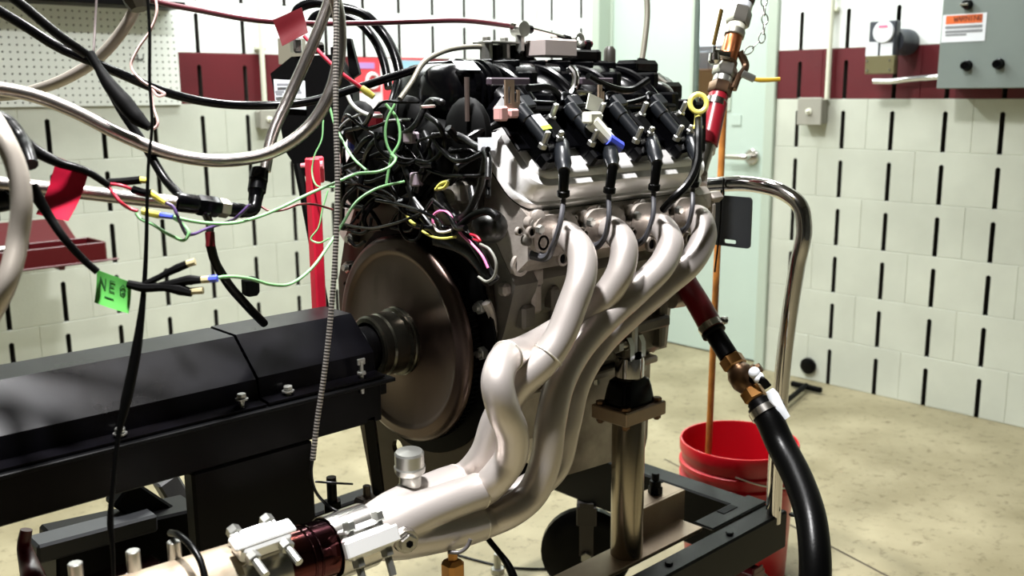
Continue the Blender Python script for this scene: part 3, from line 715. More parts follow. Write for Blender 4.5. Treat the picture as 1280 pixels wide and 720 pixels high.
# ---- coils on their bracket
def CF(xp, u=0.0, n=0.0): return o_+X*xp+EU*u+EN*n
Rb = Matrix((X, EU, EN)).transposed()
b = MB(); b.box(CF(-.03, .02, .062), (.41, .06, .006), .002, Rb); b.box(CF(-.03, .052, .075), (.42, .01, .03), .002, Rb)
for i in range(5): b.box(CF(-.2+.095*i, .02, .056), (.02, .03, .012), .002, Rb)
brk = b.build('coil_bracket', PLASTIC, eng)
AX = (-EU+X*.12).normalized()                       # coil long axis, down and outwards
BX = (X-AX*X.dot(AX)).normalized(); NX = AX.cross(BX); NX = NX if NX.dot(EN) > 0 else -NX
RC = Matrix((BX, NX, AX)).transposed()
LEADS = [[(704, 248), (701, 275), (692, 305), (682, 322)], [(761, 244), (761, 272), (756, 296), (744, 308)], [(817, 240), (816, 270), (808, 294), (797, 304)], [(866, 236), (865, 262), (859, 283), (847, 290)]]
for i in range(4):
    ce = Vector((.004+.109*i, -2.755, 1.186))
    def L_(x, n, a): return ce+BX*x+NX*n+AX*a
    t = MB()
    t.box(L_(.004, -.004, .0), (.05, .036, .082), .005, RC)
    t.box(L_(.018, .014, .004), (.03, .02, .05), .004, RC)
    t.box(L_(.0, -.004, .046), (.058, .024, .022), .004, RC)
    cl = t.build('ignition_coil', PLASTIC, eng)
    t = MB(); t.lathe(L_(-.014, .016, -.046), AX, [(0, .010), (.003, .0125), (.026, .0125), (.028, .0105), (.07, .0100), (.072, .008)], 16); t.build('core_barrel', COILP, cl)
    t = MB(); t.box(L_(.006, .012, -.05), (.026, .026, .026), .003, RC); t.tube([L_(-.012, .014, -.06), L_(-.004, .016, -.072), L_(.012, .016, -.07), L_(.02, .016, -.045)], .0032, 8, 4); t.build('plug_connector', COILP, cl)
    tw = L_(.020, .010, .034); tb = PY(705, 213, -2.832)+X*(.109*i); td = (tb-tw).normalized(); tl = (tb-tw).length
    t = MB(); t.lathe(tw, td, [(-.012, .009), (.0, .0125), (tl*.75, .0125), (tl*.8, .0105), (tl+.004, .009)], 16); t.build('tower', COILP, cl)
    for (a, c_, d_, hl) in ((-.022, .03, .012, .02), (.03, -.012, .02, .02), (.012, .028, .02, .008)):
        q = L_(a, d_, c_); dn = (NX*.8+Z*.5).normalized(); t = MB(); t.hexa(q-dn*.004, q+dn*.005, .0075); t.cyl(q+dn*.005, q+dn*(.005+hl), .0045, n=10, b=.001); t.build('bolt', ZINC, cl)
    tb = PY(705, 213, -2.832)+X*(.109*i); td = (tb-tw).normalized(); lead = [PY(x, y, v) for (x, y), v in zip(LEADS[i], (-2.825, -2.835, -2.825, -2.80))]
    t = MB(); dv = lead[0]-tb; t.lathe(tb-dv.normalized()*.004, dv, [(0, .007), (.003, .0085), (dv.length*.8, .0075), (dv.length*.83, .0098), (dv.length, .0098), (dv.length+.003, .005)], 14); t.build('lead_boot', RUBBER, cl)
    t = MB(); t.tube([lead[0]+Z*.012]+lead+[lead[-1]+Vector((-.002, .026, .002))], [.0042, .0042, .0042, .0044, .0065, .009], 8, 6); t.build('plug_lead', mat('grey_lead', (62, 62, 66), .4), cl)
    xx = .012+.1145*i
    t = MB(); q = Vector((xx+.05, -2.783, 1.0)); t.lathe(q, Vector((0, -1, -.3)), [(0, .010), (.014, .0095), (.016, .007)], 12); t.build('plug_boot', RUBBER, cl)
    if i == 0:
        t = MB(); t.box(L_(-.006, .0265, -.004), (.02, .001, .03), 0, RC); lbm = t.build('barcode_label', WHITE, cl, flat=True)
        t = MB(); t.box(L_(-.006, .0272, .008), (.02, .001, .008), 0, RC); t.build('lime_band', mat('lime_print', (190, 220, 60), .5), cl, flat=True)
# white injector connector between coils 2 and 3
b = MB(); q0 = PY(740, 152, -2.785); q1 = PY(764, 178, -2.80); b.tube([q0, q1], [.013, .011], 10, 1); b.box(q0+Z*.006, (.03, .02, .018), .003); b.build('injector_connector', OFFWHT, eng)
b = MB(); q = q1; b.tube([q+Vector((-.01, 0, .006)), q+Vector((.016, -.004, -.008))], .0105, 10, 1); b.build('connector_lock', BLUEC, eng)
# ---- intake manifold
im = MB()
im.prism([(-2.655, 1.12), (-2.66, 1.17), (-2.63, 1.215), (-2.58, 1.245), (-2.44, 1.245), (-2.39, 1.215), (-2.36, 1.17), (-2.365, 1.12), (-2.43, 1.06), (-2.59, 1.06)], (.0, 0, 0), Y, Z, X, .47)
int_ = im.build('intake_manifold', PLASTIC, eng)
for i in range(4):
    xx = .06+.108*i
    b = MB(); b.tube([(xx, -2.645, 1.12), (xx, -2.672, 1.17), (xx, -2.665, 1.215), (xx, -2.622, 1.252), (xx, -2.55, 1.266), (xx, -2.45, 1.262)], [.044, .045, .045, .044, .042, .04], 20, 6, flat=.55, hint=X); rn = b.build('runner', PLASTIC, int_)
    for dx in (0.0,):
        b = MB(); b.tube([(xx+dx, -2.685, 1.13), (xx+dx, -2.702, 1.17), (xx+dx, -2.692, 1.228), (xx+dx, -2.635, 1.279), (xx+dx, -2.55, 1.296), (xx+dx, -2.46, 1.29)], .007, 8, 6); b.build('rib', PLASTIC, rn)
    b = MB(); b.box((xx+.054, -2.66, 1.19), (.018, .06, .12), .004); b.box((xx+.054, -2.58, 1.272), (.02, .12, .03), .004); b.build('web', PLASTIC, rn)
    b = MB(); p = Vector((xx+.054, -2.69, 1.15)); b.lathe(p, Vector((0, -1, .5)), [(0, .012), (.02, .011), (.02, .006), (.03, .006)], 12); b.build('injector', COILP, rn)
b = MB(); b.loft([[Vector((xx, -2.51+p[0], 1.235+p[1])) for p in rrect(w_, h_, r_, 5)] for (xx, w_, h_, r_) in ((-.02, .10, .05, .02), (-.008, .18, .1, .045), (.01, .22, .13, .05), (.20, .22, .135, .05), (.42, .21, .13, .05), (.48, .16, .11, .045), (.53, .11, .1, .045))]); b.build('plenum', PLASTIC, int_)
for k in range(7):
    xx = .05+.062*k; b = MB(); b.box((xx, -2.51, 1.300), (.007, .19, .012), .002); b.box((xx+.031, -2.51+.03*(-1)**k, 1.303), (.03, .02, .014), .003); b.build('lid_rib', PLASTIC, int_)
b = MB(); b.lathe((.53, -2.51, 1.235), X, [(0, .058), (.02, .06), (.05, .06), (.06, .054), (.085, .05), (.09, .04)], 28); b.box((.57, -2.57, 1.25), (.06, .03, .04), .008); b.box((.55, -2.50, 1.30), (.08, .06, .03), .008); b.build('throttle_body', PLASTIC, int_)
b = MB(); q = PY(818, 122, -2.60); b.ball(q, .04, 18, 12, (1.15, .9, .8)); b.build('air_elbow', PLASTIC, int_)
b = MB(); q = PY(820, 106, -2.56); b.box(q, (.07, .04, .03), .01, Matrix.Rotation(.4, 3, 'Y')); b.build('grey_bracket', ALUD, int_)
# left rear hump of the intake and its label
q = PY(543, 106, -2.58); q2 = PY(606, 104, -2.58); hl = q2.x-q.x
b = MB(); b.loft([[Vector((q.x+hl*fx_, -2.58+p[0], 1.250+p[1])) for p in rrect(w_, h_, r_, 5)] for (fx_, w_, h_, r_) in ((0.0, .06, .045, .02), (.05, .10, .075, .034), (.14, .118, .09, .042), (.3, .124, .096, .045), (.92, .124, .096, .045), (1.0, .10, .08, .036))]); b.build('rear_hump', PLASTIC, int_)
for fx_ in (.42, .55, .78):
    b = MB(); b.loft([[Vector((q.x+hl*(fx_+dx), -2.58+p[0], 1.250+p[1])) for p in rrect(w_, h_, r_, 5)] for (dx, w_, h_, r_) in ((0.0, .122, .094, .044), (.008, .134, .106, .049), (.05, .134, .106, .049), (.058, .122, .094, .044))]); b.build('rib', PLASTIC, int_)
b = MB(); b.box((.035, -2.54, 1.15), (.07, .28, .19), .02); b.build('rear_wall', PLASTIC, int_)
for x in (577, 600):
    b = MB(); q = PY(x, 108, -2.60); b.lathe(q-X*.006, X, [(0, .035), (.0, .043), (.012, .043), (.012, .035)], 28); b.build('rib', PLASTIC, int_)
b = MB(); q = PY(583, 82, -2.63); b.box(q, (.044, .001, .022), 0, Matrix.Rotation(-.9, 3, 'X')); b.build('white_sticker', WHITE, int_, flat=True)
b = MB(); q0 = PY(610, 103, -2.70); q1 = PY(660, 101, -2.70); b.box((q0+q1)/2, ((q1-q0).length, .012, .012), .002); b.build('lug', mat('purple_grey', (62, 52, 60), .4), int_)
b = MB(); q0 = PY(724, 102, -2.66); q1 = PY(764, 101, -2.66); b.box((q0+q1)/2, ((q1-q0).length, .012, .012), .002); b.build('lug', MATS['purple_grey'], int_)
b = MB(); q = PY(584, 122, -2.70); b.tube([q+Z*.03, q-Z*.035], .004, 8, 1); b.build('post', mat('brown_grey', (70, 60, 56), .35), int_)
b = MB(); q0 = PY(526, 134, -2.66); q1 = PY(543, 133, -2.66); b.tube([q0, q1], .003, 6, 1); b.build('steel_pin', STAIN, int_)
for (pts, r_) in (([(560, 160), (575, 175), (600, 165), (640, 150), (690, 140), (730, 140)], .006), ([(650, 128), (690, 130), (740, 132), (790, 128), (815, 120)], .005), ([(660, 110), (690, 112), (700, 125), (690, 135)], .006), ([(735, 95), (760, 108), (790, 112), (810, 100)], .006), ([(570, 210), (590, 195), (605, 170), (625, 150)], .005)):
    b = MB(); b.tube([PY(x, y, -2.715) for x, y in pts], r_, 8, 6); b.build('engine_loom', RUBBER, int_)
# fuel rail and crossover pipe
b = MB(); b.tube([PY(712, 85, -2.66), PY(718, 92, -2.67), PY(712, 124, -2.68), PY(705, 135, -2.69)], .0065, 10, 5); b.build('chrome_pipe', CHROME, int_)
b = MB(); b.tube([PY(715, 117, -2.67), PY(735, 118, -2.67), PY(745, 121, -2.67), PY(765, 120, -2.66)], .006, 10, 5); b.build('fuel_line', STAIN, int_)
b = MB(); b.tube([(.06, -2.69, 1.19), (.45, -2.69, 1.19)], .011, 12, 1); b.build('fuel_rail', PLASTIC, int_)
b = MB(); q0 = PY(768, 135, -2.69); q1 = PY(822, 134, -2.69); b.box((q0+q1)/2, ((q1-q0).length, .02, .012), .003); b.build('rail_cap', RAWST, int_)
# metal clip brackets
def clip(x, y, yy, w=.03, h=.05):
    q = PY(x, y, yy); b = MB(); b.prism([(-w/2, -h/2), (w/2, -h/2), (w/2, h*.2), (w*.32, h*.2), (w*.32, -h*.15), (w*.12, -h*.15), (w*.12, h/2), (-w/2, h/2)], q, X, Z, Y, .003, holes=[[(-w*.3, -h*.2), (-w*.12, -h*.2), (-w*.12, h*.3), (-w*.3, h*.3)]]); return b.build('clip_bracket', RAWST, int_, flat=True)
clip(641, 121, -2.745); clip(752, 120, -2.745, .014, .036)
b = MB(); q = PY(743, 130, -2.745); b.box(q, (.035, .002, .026), 0, Matrix.Rotation(.3, 3, 'Y')); b.build('paper_tag', OFFWHT, int_, flat=True)
b = MB(); q = PY(626, 142, -2.75); b.box(q, (.018, .018, .022), .003); b.box(q+X*.022, (.02, .016, .014), .003); b.build('sensor_plug', mat('pinkish_plastic', (196, 150, 146), .4), int_)
# throttle bracket plate and linkage
t = thing('throttle_linkage', PY(700, 62, -2.5), 'steel throttle bracket with rod linkage on top of intake', 'linkage')
b = MB(); q0 = PY(602, 56, -2.5); q1 = PY(705, 54, -2.5); b.box((q0+q1)/2, ((q1-q0).length, .05, .004), .001); b.build('plate', ZINC, t)
for (x, y) in ((608, 50), (630, 51)):
    q = PY(x, y, -2.5); b = MB(); b.hexa(q-Z*.004, q+Z*.006, .008); b.cyl(q-Z*.045, q-Z*.004, .012, n=10); b.build('stud', ZINC, t)
for x in (616, 640, 658):
    q = PY(x, 63, -2.5); b = MB(); b.box(q-Z*.006, (.016, .03, .03), .003); b.build('spacer', BLACK, t)
b = MB(); q0 = PY(668, 60, -2.54); q1 = PY(710, 61, -2.54); b.box((q0+q1)/2, ((q1-q0).length, .05, .032), .003); b.build('end_block', LIGHTAL, t)
b = MB(); q = PY(650, 45, -2.52); b.box(q-Z*.006, (.018, .014, .05), .005); b.lathe(q+Z*.012+Y*.012, -Y, [(0, .014), (.024, .014)], 16); b.build('clamp', ZINC, t)
b = MB(); b.tube([PY(640, 33, -2.52), PY(660, 36, -2.52)], .006, 8, 1); b.build('cable_end', CHROME, t)
b = MB(); b.tube([PY(655, 35, -2.52), PY(664, 37, -2.52)], .0075, 10, 1); b.tube([PY(705, 47, -2.52), PY(712, 49, -2.52)], .006, 10, 1); b.build('rod_sleeve', BLACK, t)
b = MB(); b.tube([PY(662, 36, -2.52), PY(708, 48, -2.52), PY(722, 52, -2.52)], [.0045, .0045, .0025], 8, 2); b.build('rod', CHROME, t)
b = MB(); q = PY(723, 50, -2.52); b.torus(q, Y, .011, .005, 14, 6); b.ball(q+X*.008-Z*.008, .008); b.build('rod_end', ZINC, t)
b = MB(); q = PY(733, 55, -2.52); b.tube([q-X*.012, q+X*.012], .007, 8, 1); b.build('knob', MAROONCAB, t)
b = MB(); q0 = PY(710, 68, -2.52); q1 = PY(738, 68, -2.52); b.box((q0+q1)/2-Z*.003, ((q1-q0).length, .04, .022), .004); b.box(q0+Z*.012+X*.004, (.006, .02, .02), .001); b.box(q1+Z*.012-X*.012, (.014, .02, .03), .004); b.build('lever_base', BLACK, t)
for (x, y, r_, h_, m_) in ((744, 72, .012, .03, BLACK), (762, 74, .012, .05, mat('dark_olive_cap', (52, 50, 44), .4)), (763, 90, .009, .02, BRASS)):
    q = PY(x, y, -2.5); b = MB(); b.lathe(q-Z*h_/2, Z, [(0, r_*.8), (h_*.2, r_), (h_*.85, r_), (h_, r_*.6)], 14); b.build('vacuum_fitting', m_, int_)
# valley behind, dark casting mass
b = MB(); b.box((.21, -2.51, 1.07), (.46, .2, .06), .01); b.build('valley_cover', BLACK, eng)
# knock/rear castings visible left of the head
b = MB(); b.lathe(PX(572, 250, -.06), Vector((-1, -.6, .25)), [(-.03, .045), (0, .042), (.02, .034), (.028, .028), (.028, .012), (.05, .012)], 20); q = PX(580, 240, -.07); b.box(q, (.03, .026, .034), .005); b.build('rear_sensor_housing', ALUD, eng)
b = MB(); b.ball(PX(612, 283, -.06), .03, 16, 10, (.9, 1, .9)); b.build('rear_plug', mat('dark_casting', (66, 66, 64), .35, .6), eng)
# lower small bracketry beside the plate, seen under head
for (x, y, sx, sy, sz, m_) in ((665, 372, .022, .03, .05, ALU), (655, 395, .03, .03, .04, ALUD), (640, 360, .05, .02, .02, ALU), (668, 345, .02, .03, .03, ALU), (690, 372, .02, .025, .04, ALUD)):
    q = PY(x, y, -2.725); b = MB(); b.box(q, (sx, sy, sz), .005); b.build('boss', m_, eng)
b = MB(); q = PY(608, 378, -2.70); b.tube([q, q+Vector((.01, 0, -.02)), q+Vector((.012, 0, -.09))], [.008, .007, .006], 8, 4); b.build('ground_strap', ALU, eng)
# front accessories under the header, front pulley
b = MB(); b.lathe((.50, YC, ZC), X, [(0, .05), (.004, .092), (.014, .094), (.03, .094), (.034, .088), (.036, .05)], 36); b.build('crank_pulley', BLACK, eng)
b = MB(); b.prism([(-2.64, .74), (-2.655, .9), (-2.62, 1.0), (-2.4, 1.0), (-2.36, .9), (-2.38, .74)], (.45, 0, 0), Y, Z, X, .04); b.build('front_cover', ALU, eng)
for (x, y, r_) in ((822, 402, .014), (815, 415, .012), (808, 395, .012), (826, 418, .01), (812, 432, .013), (800, 440, .012)):
    q = PY(x, y, -2.60); b = MB(); b.lathe(q+Y*.03, -Y, [(0, r_), (.04, r_), (.044, r_*.6)], 12); b.build('front_boss', ALU, eng)
b = MB(); b.tube([PY(790, 432, -2.6), PY(806, 412, -2.6), PY(824, 396, -2.6)], .009, 8, 4); b.build('front_rib', ALU, eng)
b = MB(); q = PY(850, 372, -2.66); b.lathe(q-X*.03, X, [(0, .018), (.035, .02), (.04, .016)], 14); b.box(q+X*.03, (.04, .02, .018), .006, Matrix.Rotation(.7, 3, 'Y')); b.build('water_outlet', ALU, eng)
# water pump neck at upper right
b = MB(); q = PY(872, 250, -2.70); b.box(q, (.07, .03, .05), .012); b.box(q+X*.05+Z*.002, (.05, .03, .022), .01); b.box(q+X*.035-Z*.03, (.02, .03, .05), .006); b.build('front_casting', ALU, eng)
b = MB(); b.tube([PY(878, 205, -2.66), PY(876, 232, -2.68)], .012, 12, 1); b.build('water_neck', mat('pale_cast', (206, 196, 190), .4, .5), eng)
b = MB(); b.lathe(PY(853, 178, -2.62), Vector((1, -.5, .5)), [(-.03, .03), (0, .034), (.01, .034), (.012, .026), (.03, .026)], 18); b.build('thermostat_cap', mat('dark_grey_cap', (40, 42, 48), .3), eng)
# oil dipstick
t = thing('oil_dipstick', PY(872, 260, -2.74), 'yellow ring handle dipstick in black tube beside front coil', 'dipstick')
b = MB(); q = PY(873, 129, -2.80); b.torus(q, FWD, .0155, .0045, 22, 8, hint=RGT, sx=.92); b.lathe(q-Z*.017, -Z, [(0, .006), (.02, .0065), (.022, .0095), (.026, .0095)], 12); b.build('handle', YELP, t)
b = MB(); b.tube([PY(873, 148, -2.80), PY(873, 175, -2.84), PY(871, 205, -2.855), PY(858, 232, -2.86), PY(842, 248, -2.855), PY(829, 262, -2.83)], .0068, 10, 6); b.build('tube', RUBBER, t)
b = MB(); q = PY(868, 160, -2.68); b.box(q+Z*.0, (.045, .03, .1), .006); b.box(q+Z*.045-X*.03, (.03, .03, .02), .003); b.build('support', BLACK, t)
# ================================================================== exhaust
hdr = thing('exhaust_header', (-.05, -2.8, .63), 'silver ceramic coated four-tube exhaust header below the valve cover', 'exhaust header')
def py(l): return [PY(x, y, v) for (x, y, v) in l]
def axis_at(xx): return Vector((xx, -2.79, .655+(-.2-xx)*.04))
XI = -.185
def inlet(dy, dz, xx=XI): return axis_at(xx)+Vector((0, dy, dz))
T1 = py([(700, 291, -2.78), (712, 297, -2.815), (727, 318, -2.85), (727, 345, -2.866), (714, 385, -2.868), (698, 424, -2.866), (676, 455, -2.858), (648, 482, -2.838), (622, 525, -2.812), (607, 568, -2.795)])
T1 += [inlet(.024, .03, -.155), inlet(.024, .024, -.21)]
T2 = py([(757, 285, -2.78), (769, 290, -2.815), (780, 308, -2.845), (777, 335, -2.853), (755, 372, -2.84), (720, 400, -2.815), (682, 424, -2.805), (652, 440, -2.825), (629, 452, -2.85), (622, 478, -2.868), (629, 512, -2.873), (640, 542, -2.866), (637, 574, -2.85), (618, 600, -2.832)])
T2 += [inlet(-.026, .026, -.165), inlet(-.024, .024, -.21)]
T3 = py([(817, 282, -2.78), (829, 285, -2.815), (838, 304, -2.845), (830, 327, -2.856), (797, 362, -2.852), (757, 398, -2.845), (722, 437, -2.842), (698, 484, -2.85), (688, 530, -2.855), (681, 580, -2.852), (664, 618, -2.842), (636, 640, -2.830)])
T3 += [inlet(-.026, -.026, -.15), inlet(-.024, -.024, -.21)]
T4 = py([(864, 270, -2.78), (875, 274, -2.815), (880, 294, -2.84), (868, 322, -2.846), (830, 357, -2.832), (786, 394, -2.815), (748, 432, -2.80), (720, 480, -2.80), (708, 530, -2.80), (692, 585, -2.795), (660, 612, -2.79)])
T4 += [inlet(.024, -.026, -.15), inlet(.024, -.024, -.21)]
for i, T in enumerate((T1, T2, T3, T4)):
    n = len(T); rad = [.0215+.0028*min(1, j/(n-3)) for j in range(n)]
    b = MB(); b.tube(T, rad, 28, 8); tb = b.build('primary_tube', HEADER, hdr, angle=60)
    P_, R_ = spline(T, rad, 8)
    for fr_ in ((.0, .52) if i < 2 else (.0,)):
        k = int(fr_*(len(P_)-1)); k = max(2, k); d = (P_[k+1]-P_[k-1]).normalized()
        b = MB(); b.torus(P_[k], d, R_[k]+.0002, .0016, 28, 6); b.build('weld', WELD, tb)
b = MB()
for i in range(4):
    xx = .012+.1145*i
    b.prism(rrect(.098, .062, .026, 5, xx, 1.036), (0, -2.781, 0), X, Z, -Y, .009)
b.box((.18, -2.785, 1.03), (.36, .009, .022), .002)
b.build('flange', ALU, hdr)
for i in range(4):
    for sx in (-1, 1):
        p = Vector((.012+.1145*i+sx*.041, -2.79, 1.036-sx*.012)); b = MB(); b.hexa(p, p-Y*.009, .0075); b.build('flange_bolt', ZINC, hdr)
# collector: four lobes merging into one pipe
def lobes(xx, off, r, n=48):
    c_ = axis_at(xx); out = []
    for j in range(n):
        a = 2*math.pi*j/n; d = Vector((0, math.cos(a), math.sin(a)))
        # support-like radius of union of four circles
        best = 0
        for (sy, sz) in ((1, 1), (-1, 1), (-1, -1), (1, -1)):
            cx, cy = sy*off, sz*off; pr_ = cx*d.y+cy*d.z; disc = r*r-(cx*cx+cy*cy-pr_*pr_)
            if disc > 0: best = max(best, pr_+math.sqrt(disc))
        out.append(c_+d*best)
    return out
b = MB(); b.loft([lobes(-.176, .0245, .0272), lobes(-.20, .0245, .0272), lobes(-.24, .022, .0276), lobes(-.28, .017, .030), lobes(-.31, .011, .034), lobes(-.335, .004, .0375), lobes(-.35, .0, .0385), lobes(-.395, .0, .0385)]); b.build('collector', HEADER, hdr, angle=50)
b = MB()
for (sy, sz) in ((1, 1), (-1, 1), (-1, -1), (1, -1)): b.torus(axis_at(-.178)+Vector((0, sy*.0245, sz*.0245)), X, .0262, .0016, 24, 6)
b.build('collector_weld', WELD, hdr)
# sensor bung with cap on top, plug on the side
q = PY(513, 602, -2.77); up = Vector((-.05, -.05, 1)).normalized()
b = MB(); b.lathe(q-up*.02, up, [(0, .022), (.014, .019), (.014, .0165), (.03, .0155), (.032, .017), (.034, .02), (.036, .0215), (.044, .0225), (.046, .021), (.064, .021), (.067, .019), (.069, .0)], 28); b.build('capped_bung', ZINC, hdr, angle=30)
q = PY(505, 674, -2.832); dq = Vector((-.25, -.95, .05)).normalized()
b = MB(); b.lathe(q-dq*.006, dq, [(0, .018), (.008, .0175), (.01, .016), (.018, .016), (.018, .013)], 20); b.hexa(q+dq*.012, q+dq*.02, .0125); bg = b.build('plug_bung', STAIN, hdr)
b = MB(); b.lathe(q+dq*.0205, dq, [(0, .0052), (.0005, .0052)], 6); b.build('socket', MATTEBLK, bg)
# ---- downstream pipe
pip = thing('exhaust_pipe', axis_at(-.55)-Z*.05, 'heat tinted bronze exhaust pipe joined to weathered tan pipe at lower left', 'exhaust pipe')
def pipe(x0, x1, r, m, nm, n=32): 
    b = MB(); b.tube([axis_at(x0), axis_at(x1)], r, n, 1); return b.build(nm, m, pip)
pipe(-.385, -.545, .0395, PIPEHOT, 'tinted_sleeve'); pipe(-.53, -1.25, .043, PIPEOLD, 'weathered_pipe')
for xx in (-.462, -.452):
    b = MB(); b.torus(axis_at(xx), X, .0395, .0016, 32, 6); b.build('bead', PIPEHOT, pip)
def band_clamp(xx, label, ang, w=.062):
    c_ = axis_at(xx); t = thing('band_clamp', c_-Z*.045, label, 'clamp', 'pipe clamps on the exhaust')
    b = MB(); ring = []
    for (dx, r_) in ((-w/2, .0425), (-w/2, .0438), (w/2, .0438), (w/2, .0425)):
        ring.append([c_+X*dx+Vector((0, math.cos(2*math.pi*j/40)*r_, math.sin(2*math.pi*j/40)*r_)) for j in range(40)])
    b.loft(ring+[ring[0]], caps=False); b.build('band', STAIN, t)
    n = Vector((0, math.cos(ang), math.sin(ang))); tg = Vector((0, -math.sin(ang), math.cos(ang)))
    R = Matrix((X, tg, n)).transposed()
    b = MB(); b.box(c_+n*.055+tg*.004, (w+.006, .03, .022), .004, R); b.box(c_+n*.066+tg*.004, (w+.02, .022, .006), .002, R); b.box(c_+n*.048-tg*.018, (w, .006, .024), .002, R); b.build('saddle', BRIGHTZ, t)
    for dx in (-w*.36, w*.36):
        p = c_+X*dx+n*.056; b = MB(); b.hexa(p+tg*.018, p+tg*.03, .009); b.cyl(p-tg*.028, p+tg*.055, .0052, n=10); b.hexa(p-tg*.03, p-tg*.018, .009); b.build('bolt', ZINC, t)
    return t
band_clamp(-.392, 'chrome band clamp nearest the silver collector, bolts pointing down', math.radians(157))
band_clamp(-.528, 'chrome band clamp farther left over end of the weathered pipe', math.radians(112))
# bolts and bracket at lower left on the old pipe
t = thing('pipe_flange', axis_at(-.69), 'rusty pipe flange with upright bolts at lower left corner', 'flange')
b = MB(); c_ = axis_at(-.66); b.box(c_+Vector((-.03, .045, .03)), (.12, .03, .008), .002); b.build('plate', PIPEHOT, t)
for (x, y) in ((218, 688), (167, 700), (95, 716)):
    p = PY(x, y, -2.77); b = MB(); b.cyl(p-Z*.03, p+Z*.012, .008, n=12, b=.001); b.hexa(p-Z*.03, p-Z*.018, .013); b.build('stud', ZINC, t)

# ================================================================== driveshaft guard and pedestal
gd = thing('driveshaft_guard', (-.55, -2.505, .748), 'long black sheet metal guard covering the driveshaft at left', 'guard')
prof = [(-.125, .8185), (-.125, .822), (-.1, .824), (-.0975, .853), (-.038, .9055), (.038, .9055), (.0975, .853), (.1, .824), (.125, .822), (.125, .8185)]
inn = [(.096, .8185), (.0935, .851), (.036, .9015), (-.036, .9015), (-.0935, .851), (-.096, .8185)]
poly = [(-2.505+a, c_) for a, c_ in prof]+[(-2.505+a, c_) for a, c_ in inn]
XS = PY(300, 418, -2.56).x
def hood(x0, x1, lift=0.0):
    b = MB(); b.prism(poly, (x0, 0, lift), Y, Z, X, x1-x0); return b.build('hood', GUARD, gd, flat=True)
hood(-1.3, XS-.002); hood(XS+.002, -.205, .0015)
b = MB()
for s_ in (-1, 1):
    b.box((-.745, -2.505+s_*.118, .8145), (1.11, .03, .006), .001); b.box((-.745, -2.505+s_*.105, .80), (1.11, .006, .028), .001)
b.build('flange_rail', FRAMEBLK, gd)
b = MB(); b.box((-.76, -2.505-.109, .778), (1.11, .01, .062), .002); b.box((-.76, -2.505+.109, .778), (1.11, .01, .062), .002); b.box((-.76, -2.505, .752), (1.11, .21, .008), .001); b.build('trough', BLACK, gd)
for (x, y) in ((302, 497), (360, 487), (150, 540)):
    p = PY(x, y, -2.618); b = MB(); b.lathe(p-Z*.003, Z, [(0, .009), (.002, .009), (.002, .007)], 14); b.hexa(p, p+Z*.006, .007); b.cyl(p-Z*.02, p, .004, n=8); b.build('bolt', ZINC, gd)
p = PY(452, 468, -2.622); b = MB(); b.cyl(p-Z*.03, p+Z*.02, .0035, n=10); b.box(p+Z*.02, (.014, .004, .01), .001); b.hexa(p+Z*.0, p+Z*.005, .0075); b.build('wing_bolt', ZINC, gd)
b = MB(); b.tube([(-.16, YC, ZC), (-1.2, YC, ZC)], .033, 24, 1); b.build('driveshaft', BLACK, label='dark round driveshaft inside the black guard', cat='driveshaft')
pd = thing('dyno_pedestal', (-.43, -2.505, 0), 'black steel pedestal carrying the driveshaft guard', 'pedestal')
b = MB(); b.box((-.4275, -2.606, .374), (.189, .03, .748), .004); b.build('column', BLACK, pd)
b = MB(); b.box((-1.4, -2.505, .374), (.5, .26, .748), .004); b.build('body', BLACK, pd)
b = MB(); b.box((-.95, -2.505, .03), (1.3, .4, .06), .006); b.build('base', BLACK, pd)
b = MB(); q0 = PY(462, 522, -2.615); q1 = PY(474, 618, -2.60); b.tube([q0, q1], .011, 4, 1, hint=X); b.build('end_strut', BLACK, pd)
# dyno floor beams seen below the guard
fr = thing('dyno_subframe', (-.3, -2.2, .0), 'black angled steel beams of the dyno base under the guard', 'frame')
def beam(p0, p1, w, h, m, nm):
    p0 = Vector(p0); p1 = Vector(p1); d = (p1-p0).normalized(); x_, y_, z_ = basis(d, Z); R = Matrix((x_, y_, z_)).transposed()
    b = MB(); b.box((p0+p1)/2, (h, w, (p1-p0).length), .004, R); return b.build(nm, m, fr)
beam(PY(148, 612, -2.32), PY(225, 662, -2.32), .04, .05, FRAMEBLK, 'brace'); beam(PY(205, 596, -2.2), PY(240, 655, -2.2), .035, .04, mat('grey_tube', (64, 64, 64), .5), 'strut'); beam(PY(40, 688, -2.35), PY(190, 648, -2.35), .05, .03, mat('charcoal_beam', (44, 46, 50), .55), 'beam')
beam(PY(60, 712, -2.33), PY(240, 668, -2.33), .08, .12, BLACK, 'beam'); beam(PY(215, 672, -2.3), PY(262, 640, -2.3), .05, .05, BLACK, 'block')
beam((-.34, -2.2, .0), (-.34, -2.2, .40), .05, .05, BLACK, 'post'); beam((-.62, -2.33, .0), (-.62, -2.33, .45), .05, .05, BLACK, 'post')
b = MB(); q = PY(416, 640, -2.55); b.box(q-Z*.02-X*.04-Y*.02, (.15, .06, .03), .004); b.cyl(q, q+Z*.06, .008, n=12); b.hexa(q, q+Z*.02, .015); b.build('anchor_bolt', FRAMEBLK, fr)
b = MB(); q = PY(459, 629, -2.6); b.box(q, (.035, .03, .022), .004); b.cyl(q, q+Z*.03, .006, n=10); b.build('cable_lug', mat('brown_iron', (70, 60, 52), .5, .4), fr)
# red pipe at far lower left
b = MB(); b.tube(py([(33, 662, -2.45), (30, 680, -2.45), (36, 705, -2.47), (42, 725, -2.5)])+[Vector((PY(42, 725, -2.5).x, -2.48, .0))], [.008, .009, .013, .016, .016], 12, 5); b.build('red_pipe', REDPAINT, label='short dark red pipe below the guard at far left', cat='pipe')
